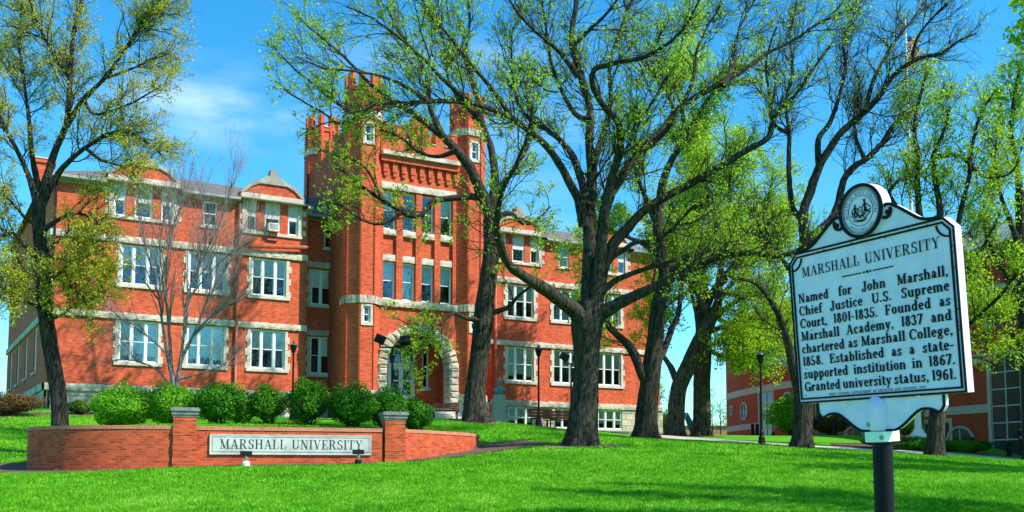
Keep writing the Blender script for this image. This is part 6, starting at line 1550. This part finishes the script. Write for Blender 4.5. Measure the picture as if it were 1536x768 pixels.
tree('shade_tree', 'curving trunk leaning right, left of the thick straight trunk', 'tree', 'trees between the two brick buildings', 55, (1013, 653), T6, counts=(150, 1200, 4800, 0), lens=(2.8, 1.4, .55), nleaf=38000, lsize=.105, spread=.14, bark='bark_l', leafm='leaf_b')
LOW = [
 ([(1054,455,6),(1070,470,5),(1095,490,4),(1115,515,3),(1130,540,2)], (0,-4)),
 ([(1054,440,6),(1090,440,5),(1130,450,4),(1165,470,3),(1180,500,2)], (0,2)),
 ([(1053,420,5),(1030,440,4),(1005,455,3),(990,480,2)], (0,1)),
 ([(1052,405,5),(1080,380,4),(1115,360,3),(1150,350,2)], (0,3)),
]
T7 = [
 ([(1053,659,17),(1053,630,14.5),(1053,575,13.5),(1055,530,13),(1055,484,12),(1053,434,10),(1050,400,9)], 0),
 ([(1052,430,8),(1048,385,7),(1042,340,6),(1050,290,5),(1045,240,4),(1055,190,3)], 1.5),
 ([(1054,470,8),(1075,430,6.5),(1100,400,5.5),(1130,360,4.5),(1150,310,3.5),(1160,260,2.5)], -2.5),
 ([(1054,500,6),(1085,490,5),(1115,480,4),(1145,485,3),(1175,500,2)], -2.5),
 ([(1052,440,6),(1030,410,5),(1010,390,4),(1000,350,3)], 2),
 ([(1055,520,5),(1085,535,4),(1105,530,3),(1130,520,2)], (0,-3)),
]
tree('shade_tree', 'thick straight trunk left of the dark brick building', 'tree', 'trees between the two brick buildings', 57, (1053, 655), T7+LOW, counts=(170, 1300, 5200, 0), lens=(2.8, 1.4, .55), nleaf=44000, lsize=.105, spread=.14, bark='bark_l', leafm='leaf_b')
T8 = [
 ([(1203,680,20),(1204,650,16),(1205,610,15),(1206,560,14),(1205,500,13),(1203,440,13),(1206,400,12),(1210,350,11)], 0),
 ([(1203,600,10),(1192,560,9),(1184,520,8.5),(1172,480,8),(1160,455,6.5),(1140,430,5),(1120,420,4),(1095,415,3)], -2),
 ([(1208,360,9),(1205,320,8.5),(1218,280,8.5),(1229,250,8),(1245,222,8),(1262,198,7.5),(1297,168,7),(1320,145,6),(1340,115,5),(1367,94,5),(1390,84,4.5),(1412,80,4),(1440,60,2.5),(1465,50,1.5)], -2),
 ([(1229,250,6),(1227,210,5.5),(1243,186,5),(1257,150,4.5),(1268,105,4),(1265,60,3),(1280,20,2),(1290,-30,1.5)], 1.5),
 ([(1205,330,6),(1188,310,5.5),(1183,250,5),(1184,200,4.8),(1180,150,4),(1190,100,3.2),(1185,50,2.5),(1195,0,2)], 2.5),
 ([(1210,360,8),(1235,340,7.5),(1252,320,7.5),(1265,272,7),(1280,250,6.5),(1297,240,6.5),(1317,220,6),(1342,185,5),(1362,170,4.2),(1400,150,3),(1430,140,2)], 2),
 ([(1184,200,4),(1160,185,3.5),(1155,140,3),(1150,90,2.4),(1165,40,2)], (2,0)),
 ([(1297,168,5),(1310,120,4),(1330,80,3.4),(1360,40,2.8),(1385,5,2)], (-1,2)),
 ([(1297,240,4),(1285,210,3.6),(1283,170,3),(1290,120,2.4)], (1,3)),
 ([(1367,94,3.5),(1375,60,3),(1395,30,2.4),(1420,5,2)], (-1,-3)),
 ([(1203,430,6),(1180,400,5),(1160,370,4),(1140,345,3),(1130,310,2)], (0,-3)),
]
tree('shade_tree', 'dark crooked tree rising behind the left edge of the blue marker', 'tree', None, 42, (1203, 673), T8, counts=(230, 1900, 7500, 0), lens=(2.3, 1.15, .5), nleaf=7000, lsize=.065, spread=.07, bark='bark')
T9 = [
 ([(1403,690,16),(1403,660,13.5),(1407,610,12),(1405,560,10),(1400,500,9),(1396,430,8.5),(1392,370,8)], 0),
 ([(1394,400,7),(1385,350,6.5),(1379,312,6.5),(1377,270,6),(1377,230,5.5),(1372,195,4.5),(1378,150,3.5),(1390,110,2.5)], 1),
 ([(1398,420,7),(1405,360,6.5),(1409,312,6.5),(1402,270,6),(1400,235,5),(1415,200,4),(1425,160,3)], -1.5),
 ([(1400,440,6),(1430,360,5.5),(1442,310,5),(1452,270,4.6),(1457,215,4),(1470,170,3),(1490,140,2)], -2),
 ([(1396,370,5),(1365,330,4.6),(1335,295,4.5),(1345,275,4),(1362,268,3.6),(1382,262,3)], 2.5),
 ([(1400,235,4),(1440,235,3.6),(1475,265,3),(1510,262,2.5),(1530,240,2)], -2),
 ([(1403,540,6),(1440,500,5),(1475,470,4.2),(1505,440,3.5),(1530,400,2.6)], -2.5),
 ([(1404,560,5),(1430,540,4.4),(1460,535,3.6),(1490,540,2.8),(1515,520,2)], (0,2)),
 ([(1398,470,5),(1440,420,4.4),(1475,370,3.6),(1500,320,3)], (0,-1)),
]
tree('shade_tree', 'leafy tree with several upright stems behind the right half of the marker', 'tree', None, 41, (1403, 684), T9, counts=(150, 1000, 3400, 0), lens=(2.0, 1.0, .45), nleaf=15000, lsize=.085, spread=.10, bark='bark', leafm='leaf_b')
T10 = [
 ([(1552,700,18),(1549,660,15),(1545,600,13),(1540,520,11),(1536,440,10),(1533,360,9),(1530,290,8)], 0),
 ([(1531,300,7),(1525,250,6),(1515,200,5),(1520,150,4),(1530,100,3)], -1.5),
 ([(1538,480,6),(1515,430,5),(1495,390,4.2),(1480,350,3.4),(1475,300,2.4)], 1.5),
 ([(1534,380,6),(1515,330,5),(1500,290,4),(1490,250,3),(1495,200,2)], -2),
 ([(1541,540,6),(1520,500,5),(1500,480,4),(1480,470,3),(1460,468,2)], -2),
]
tree('shade_tree', 'bright leafy tree cut off by the right edge of the photo', 'tree', None, 44, (1552, 694), T10, counts=(90, 700, 2600, 0), lens=(2.0, 1.0, .45), nleaf=14000, lsize=.072, spread=.10, bark='bark', leafm='leaf_b')
# 4. left olive tree
T1 = [
 ([(92,648,18),(90,620,15),(86,580,14.5),(79,540,14),(74,510,14),(68,470,13.5),(64,430,12.5),(62,380,12),(58,330,12),(60,290,12)], 0),
 ([(60,300,9),(72,262,8.5),(82,230,8),(100,190,7.5),(106,150,7),(110,100,6),(113,50,5),(124,0,4),(130,-60,3)], .8),
 ([(100,190,6),(115,165,5.6),(126,148,5.5),(155,118,5),(185,76,4.4),(212,36,3.6),(240,0,3),(262,-30,2)], -1.6),
 ([(62,310,7),(84,266,6.5),(105,240,6),(128,222,5.5),(165,200,5),(200,200,4),(225,215,3.2),(250,240,2)], -1.5),
 ([(58,330,8),(48,280,7),(30,235,6),(10,195,5),(-10,150,4),(-25,100,3)], -1),
 ([(62,300,7),(50,240,6),(45,180,5),(38,120,4),(30,60,3.2),(35,0,2.4),(30,-50,2)], 2),
 ([(66,440,6),(90,410,5),(112,395,4.2),(138,400,3.4),(160,415,2.4)], -1.8),
 ([(63,400,6),(40,370,5),(20,350,4),(0,355,3),(-20,365,2)], -1.2),
 ([(60,350,6),(85,330,5),(110,320,4),(135,325,3),(155,345,2)], (-.2,-2)),
 ([(68,470,5),(48,455,4),(30,450,3.2),(12,460,2.4)], (0,-2)),
 ([(70,480,4.5),(95,470,3.8),(115,455,3),(140,452,2.2)], (0,-1.5)),
 ([(108,120,4.5),(85,90,4),(65,55,3.2),(50,20,2.6),(40,-20,2)], (.6,-1.5)),
 ([(126,148,4),(140,170,3.6),(170,165,3),(205,150,2.4),(240,130,1.8)], (-.8,-2.2)),
 ([(155,118,4),(180,110,3.4),(215,95,2.8),(250,80,2)], (-1,.8)),
 ([(128,222,4),(150,240,3.4),(180,250,2.8),(205,262,2)], (-1,-2)),
 ([(62,390,5),(80,365,4),(105,360,3),(125,372,2)], (0,1.8)),
 ([(64,420,5),(45,415,4),(25,405,3),(5,410,2)], (0,1.5)),
 ([(62,400,5),(85,420,4),(105,430,3),(130,455,2)], (0,-2.4)),
 ([(60,340,5),(35,325,4),(15,300,3),(-5,290,2)], (0,-1.6)),
 ([(62,380,5),(95,390,4),(130,385,3),(160,370,2)], (0,-1.2)),
 ([(66,455,4),(35,430,3),(10,430,2)], (0,-2.2)),
]
tree('shade_tree', 'leaning tree at the left above the curved wall with olive yellow spring leaves', 'tree', None, 35.5, (91, 640), T1, counts=(340, 2500, 11000, 0), lens=(2.0, 1.0, .45), nleaf=72000, lsize=.054, rscale=.85, spread=.06, bark='bark', leafm='leaf_y', clump=4)
# 5. bare multi-stem tree
T2 = [
 ([(262,650,9),(262,620,8),(261,585,7),(259,560,6.5)], 0),
 ([(259,585,6),(257,550,5.5),(254,500,5),(251,450,4.4),(250,400,3.6),(262,340,2.8),(280,290,2),(290,250,1.2)], .5),
 ([(264,585,6),(270,550,5.4),(277,500,4.8),(281,450,4),(300,400,3.4),(322,350,2.8),(340,300,2),(352,240,1.2)], -.8),
 ([(256,560,4.6),(245,500,4),(238,450,3.4),(225,400,2.8),(215,350,2.2),(205,300,1.4)], 1),
 ([(266,560,4.4),(280,520,3.8),(300,490,3.2),(330,465,2.6),(360,450,2),(385,430,1.3)], -1.2),
 ([(268,550,4),(290,500,3.6),(310,450,3),(340,400,2.4),(365,350,1.8),(385,300,1.2)], 1),
 ([(254,540,3.8),(240,520,3.2),(215,500,2.6),(190,480,2),(165,470,1.3)], -1),
 ([(256,580,3.6),(235,555,3),(210,545,2.4),(180,540,1.8),(150,545,1.1)], 1),
 ([(252,470,3.4),(245,420,2.8),(240,370,2.2),(250,320,1.6),(262,260,1)], -1),
 ([(278,500,3.6),(285,440,3),(295,390,2.4),(305,330,1.8),(300,270,1.1)], 1.2),
 ([(281,450,3.2),(305,420,2.6),(335,390,2),(365,370,1.4),(395,355,1)], (-.5,-1.5)),
 ([(238,450,2.8),(215,420,2.2),(190,390,1.7),(170,350,1.2)], (.7,-1)),
 ([(266,570,3),(300,560,2.4),(330,550,1.8),(360,545,1.1)], (-.3,-1.2)),
]
tree('bare_tree', 'bare grey multi stemmed young tree behind the round shrubs', 'tree', None, 38.5, (262, 640), T2, counts=(260, 1200, 2800, 0), lens=(2.5, 1.2, .55), nleaf=0, bark='bark_g', twigm='twig_g', angs=(26, 26, 28), ups=(.35, .25, .15), wob=.09, flare=False, ridge=.02, trunk_k=10, rscale=.62)
# 6. tree outside the right edge whose twigs reach the top corner and whose crown shades the lower lawn
rt = [
 ([(2070,1500,40),(2060,1300,34),(2050,1000,30),(2040,800,28),(2040,600,26)], 0),
 ([(2040,620,18),(1950,420,14),(1860,260,10),(1760,160,7),(1660,100,4),(1590,70,2)], -1),
 ([(2040,620,18),(2020,400,14),(1980,150,10),(1900,-50,7),(1800,-200,4)], 2),
 ([(2040,600,16),(2150,380,12),(2260,200,8),(2350,50,5)], -2),
 ([(2040,560,14),(2080,300,10),(2060,0,7),(2000,-300,4)], 3),
]
tree('shade_tree', 'tree just outside the right edge, only thin twigs reach the top right corner', 'tree', None, 16, (2070, 800), rt, counts=(200, 1500, 5000, 0), lens=(2.2, 1.1, .4), nleaf=30000, lsize=.08, spread=.05, bark='bark')
rt2 = tree('shade_tree', 'unseen tree added right of the view so its shadow dapples the lawn', 'tree', None, 27, (2057, 760), [([(u+60-73*0, v, r) for u, v, r in l_] if False else [((u-768)*16/27+768+530, (v-702)*16/27*1.25+690, r*16/27*1.3) for u, v, r in l_], d_) for l_, d_ in rt], counts=(260, 1800, 5000, 0), lens=(2.8, 1.3, .5), nleaf=42000, lsize=.10, spread=.06, bark='bark')  # unseen extra tree, added to throw dappled shadow across the middle lawn
def young(u, Y, h, label, leafm, nleaf, group=None, seed=0):
    g = gP(u, Y); P = []; v0 = W(u, 640, Y)
    px = FPX/Y; vb = UH-(g[2])*px
    lim = [([(u, vb+2, 1.1), (u+1, vb-h*.35*px, .8), (u, vb-h*.7*px, .5), (u+2, vb-h*px, .2)], 0)]
    for k in range(6):
        t = .25+.1*k; s_ = (-1)**k; lim.append(([(u, vb-h*t*px, .5), (u+s_*h*.12*px, vb-h*(t+.13)*px, .35), (u+s_*h*.2*px, vb-h*(t+.3)*px, .2)], (-1)**(k//2)*h*.15))
    return tree('young_tree', label, 'tree', group, Y, (u, vb), lim, counts=(30, 160, 500, 0), lens=(h*.22, h*.12, h*.06), nleaf=nleaf, lsize=.12, spread=.12, flare=False, leafm=leafm)
young(1080, 96, 5.5, 'thin young tree in front of the distant low building', 'leaf', 700, 'thin young trees by the distant low building')
young(1068, 98, 5.0, 'second thin young tree in front of the distant low building', 'leaf', 300, 'thin young trees by the distant low building')
young(1002, 84, 4.4, 'thin yellow green sapling just beyond the corner of the red building', 'leaf', 900)
# ------------------------------------------------------------------ shrubs
def shrub(u, Y, w, h, label, leafm='leaf_s', n=9000, size=.05, group='round clipped shrubs behind the name wall', name='round_shrub', d=None, shape=.5, zoff=0, core=True, rz=0):
    g = gP(u, Y); r = empty(name, (g[0], g[1], g[2]+zoff), rz, label, 'shrub', group); d = d or w*.9
    # lumpy shell of leaves on stems, denser outside
    k = 30; C = RNG.normal(size=(k, 3)); C = unit(C)*(RNG.random((k, 1))**.3)*.74
    amp = .24+.26*RNG.random(k)
    m = n*2; di = unit(RNG.normal(size=(m, 3))); rad = 1.06-.5*RNG.random(m)**1.3
    lump = np.zeros(m); Cu = unit(C)
    for c, a in zip(Cu, amp): lump += a*np.exp(-((di-c)**2).sum(1)/.055)
    P = di*(rad*(.80+np.minimum(lump, .55)*.6))[:, None]
    P[:, 2] = np.where(P[:, 2] < 0, P[:, 2]*.9, P[:, 2])
    keep = (P[:, 2] > -.92); P = P[keep][:n]
    P = P*np.array((w/2, d/2, h/2))+np.array((0, 0, h/2))
    cz = np.clip(P[:, 2]/h, 0, 1); sh = .72+.28*np.minimum(1, cz/.45)**.7; P[:, 0] *= sh; P[:, 1] *= sh
    m = len(P); s = size*(.6+.8*RNG.random(m))[:, None]; out = unit(P-np.array((0, 0, h*.45)))
    nrm = unit(out*1.1+RNG.normal(0, .6, (m, 3))+np.array((0, 0, .3))); t = unit(np.cross(nrm, RNG.normal(size=(m, 3)))); b = np.cross(nrm, t)
    V = np.stack([P-t*s*.75, P-b*s*.42+nrm*s*.15, P+t*s*.75, P+b*s*.42+nrm*s*.15], 1)
    lf = Big(); lf.add(V, np.arange(4*m).reshape(m, 4)); lf.mesh('foliage', M[leafm], r, smooth=False)
    st = Big(); N = 26; p0 = np.zeros((N, 3)); p0[:, :2] = RNG.normal(0, w*.05, (N, 2)); p0[:, 2] = -.1
    dd = unit(np.stack([RNG.normal(0, .5, N), RNG.normal(0, .5, N), np.ones(N)], 1)); pts = [p0]
    for q_ in range(4): pts.append(pts[-1]+dd*h*.2); dd = unit(dd+RNG.normal(0, .15, (N, 3)))
    PP = np.stack(pts, 1); PP[:, :, :2] = np.clip(PP[:, :, :2], -w*.42, w*.42); RR = np.linspace(.018, .006, 5)[None]*np.ones((N, 1)); tubes(st, PP, RR, 5)
    c1, c2 = spawn(PP, RR, 160, 1, 40, .2, .3, 3, .2, .1, rr=.7, lenabs=h*.3); tubes(st, c1, c2, 3)
    st.mesh('stems', M['twig'], r)
    return r
SH = [(181, 34.6, 2.05, 1.60, 'bright yellow green round shrub, leftmost behind the curved wall', 'leaf_s2', 13000),
      (255, 35.0, 1.80, 1.50, 'bright round shrub directly behind the left pillar of the name wall', 'leaf_s2', 11000),
      (327, 35.0, 1.90, 1.42, 'wide dark green shrub just right of the left pillar', 'leaf_s', 11000),
      (399, 35.8, 1.35, 1.25, 'smallest round green shrub, above the middle of the name panel', 'leaf_s', 8000),
      (461, 35.8, 1.65, 1.48, 'round green shrub above the word UNIVERSITY', 'leaf_s', 10000),
      (530, 35.6, 1.85, 1.42, 'broad dark green shrub just left of the right pillar', 'leaf_s', 11000),
      (583, 36.4, 1.60, 1.42, 'green shrub directly behind the right pillar', 'leaf_s', 9500),
      (622, 37.0, 1.25, 1.22, 'rightmost green shrub, just right of the right pillar', 'leaf_s', 8000)]
for u, Y, w, h, lab, lm, n in SH: shrub(u, Y, w*1.13, h*1.14, lab, lm, n, .055)
shrub(362, 37.2, 1.2, 1.0, 'low green shrub half hidden between two rounder ones behind the name panel', 'leaf_s', 5000, .05)
HG = 'clipped hedges and low plants beside the red building'
shrub(10, 46.5, 3.6, 1.15, 'long dark reddish hedge at the far left edge of the photo', 'leaf_r', 12000, .05, HG, 'hedge', d=1.4)
shrub(118, 48.0, 1.3, .75, 'small reddish green plant right behind the leaning trunk', 'leaf_d', 3500, .06, HG, 'low_shrub', d=.9)
shrub(150, 48.4, 1.0, .6, 'small dark plant left of the brightest round shrub', 'leaf_d', 2500, .06, HG, 'low_shrub', d=.8)
HG2 = 'low hedges around the flagpole'
shrub(1330, 45.9, 2.9, .66, 'low dark clipped hedge left of the flagpole base', 'leaf_d', 12000, .05, HG2, 'hedge', d=1.4, zoff=.05)
shrub(1378, 45.7, 2.2, .62, 'low clipped hedge in front of the flagpole base', 'leaf_s', 9000, .05, HG2, 'hedge', d=1.3, zoff=.05)
shrub(1447, 46.2, 2.9, .60, 'low clipped hedge right of the light grey trunk', 'leaf_s', 12000, .05, HG2, 'hedge', d=1.4, zoff=.05)
shrub(1186, 60, 3.2, 2.6, 'tall loose yellow green shrub in front of the dark brick building', 'leaf_s2', 9000, .09, None, 'loose_shrub')
shrub(1245, 60, 2.8, 1.5, 'brown twiggy shrub between the marker and the trunk left of it', 'leaf_r', 4000, .09, None, 'loose_shrub')
shrub(1000, 74, 1.6, 1.9, 'yellow green shrub beside the stone corner of the red building', 'leaf_s2', 4500, .08, None, 'loose_shrub')
shrub(1360, 52, 2.2, 2.4, 'pale flowering shrub behind the flagpole', 'leaf_y', 6000, .08, None, 'loose_shrub')
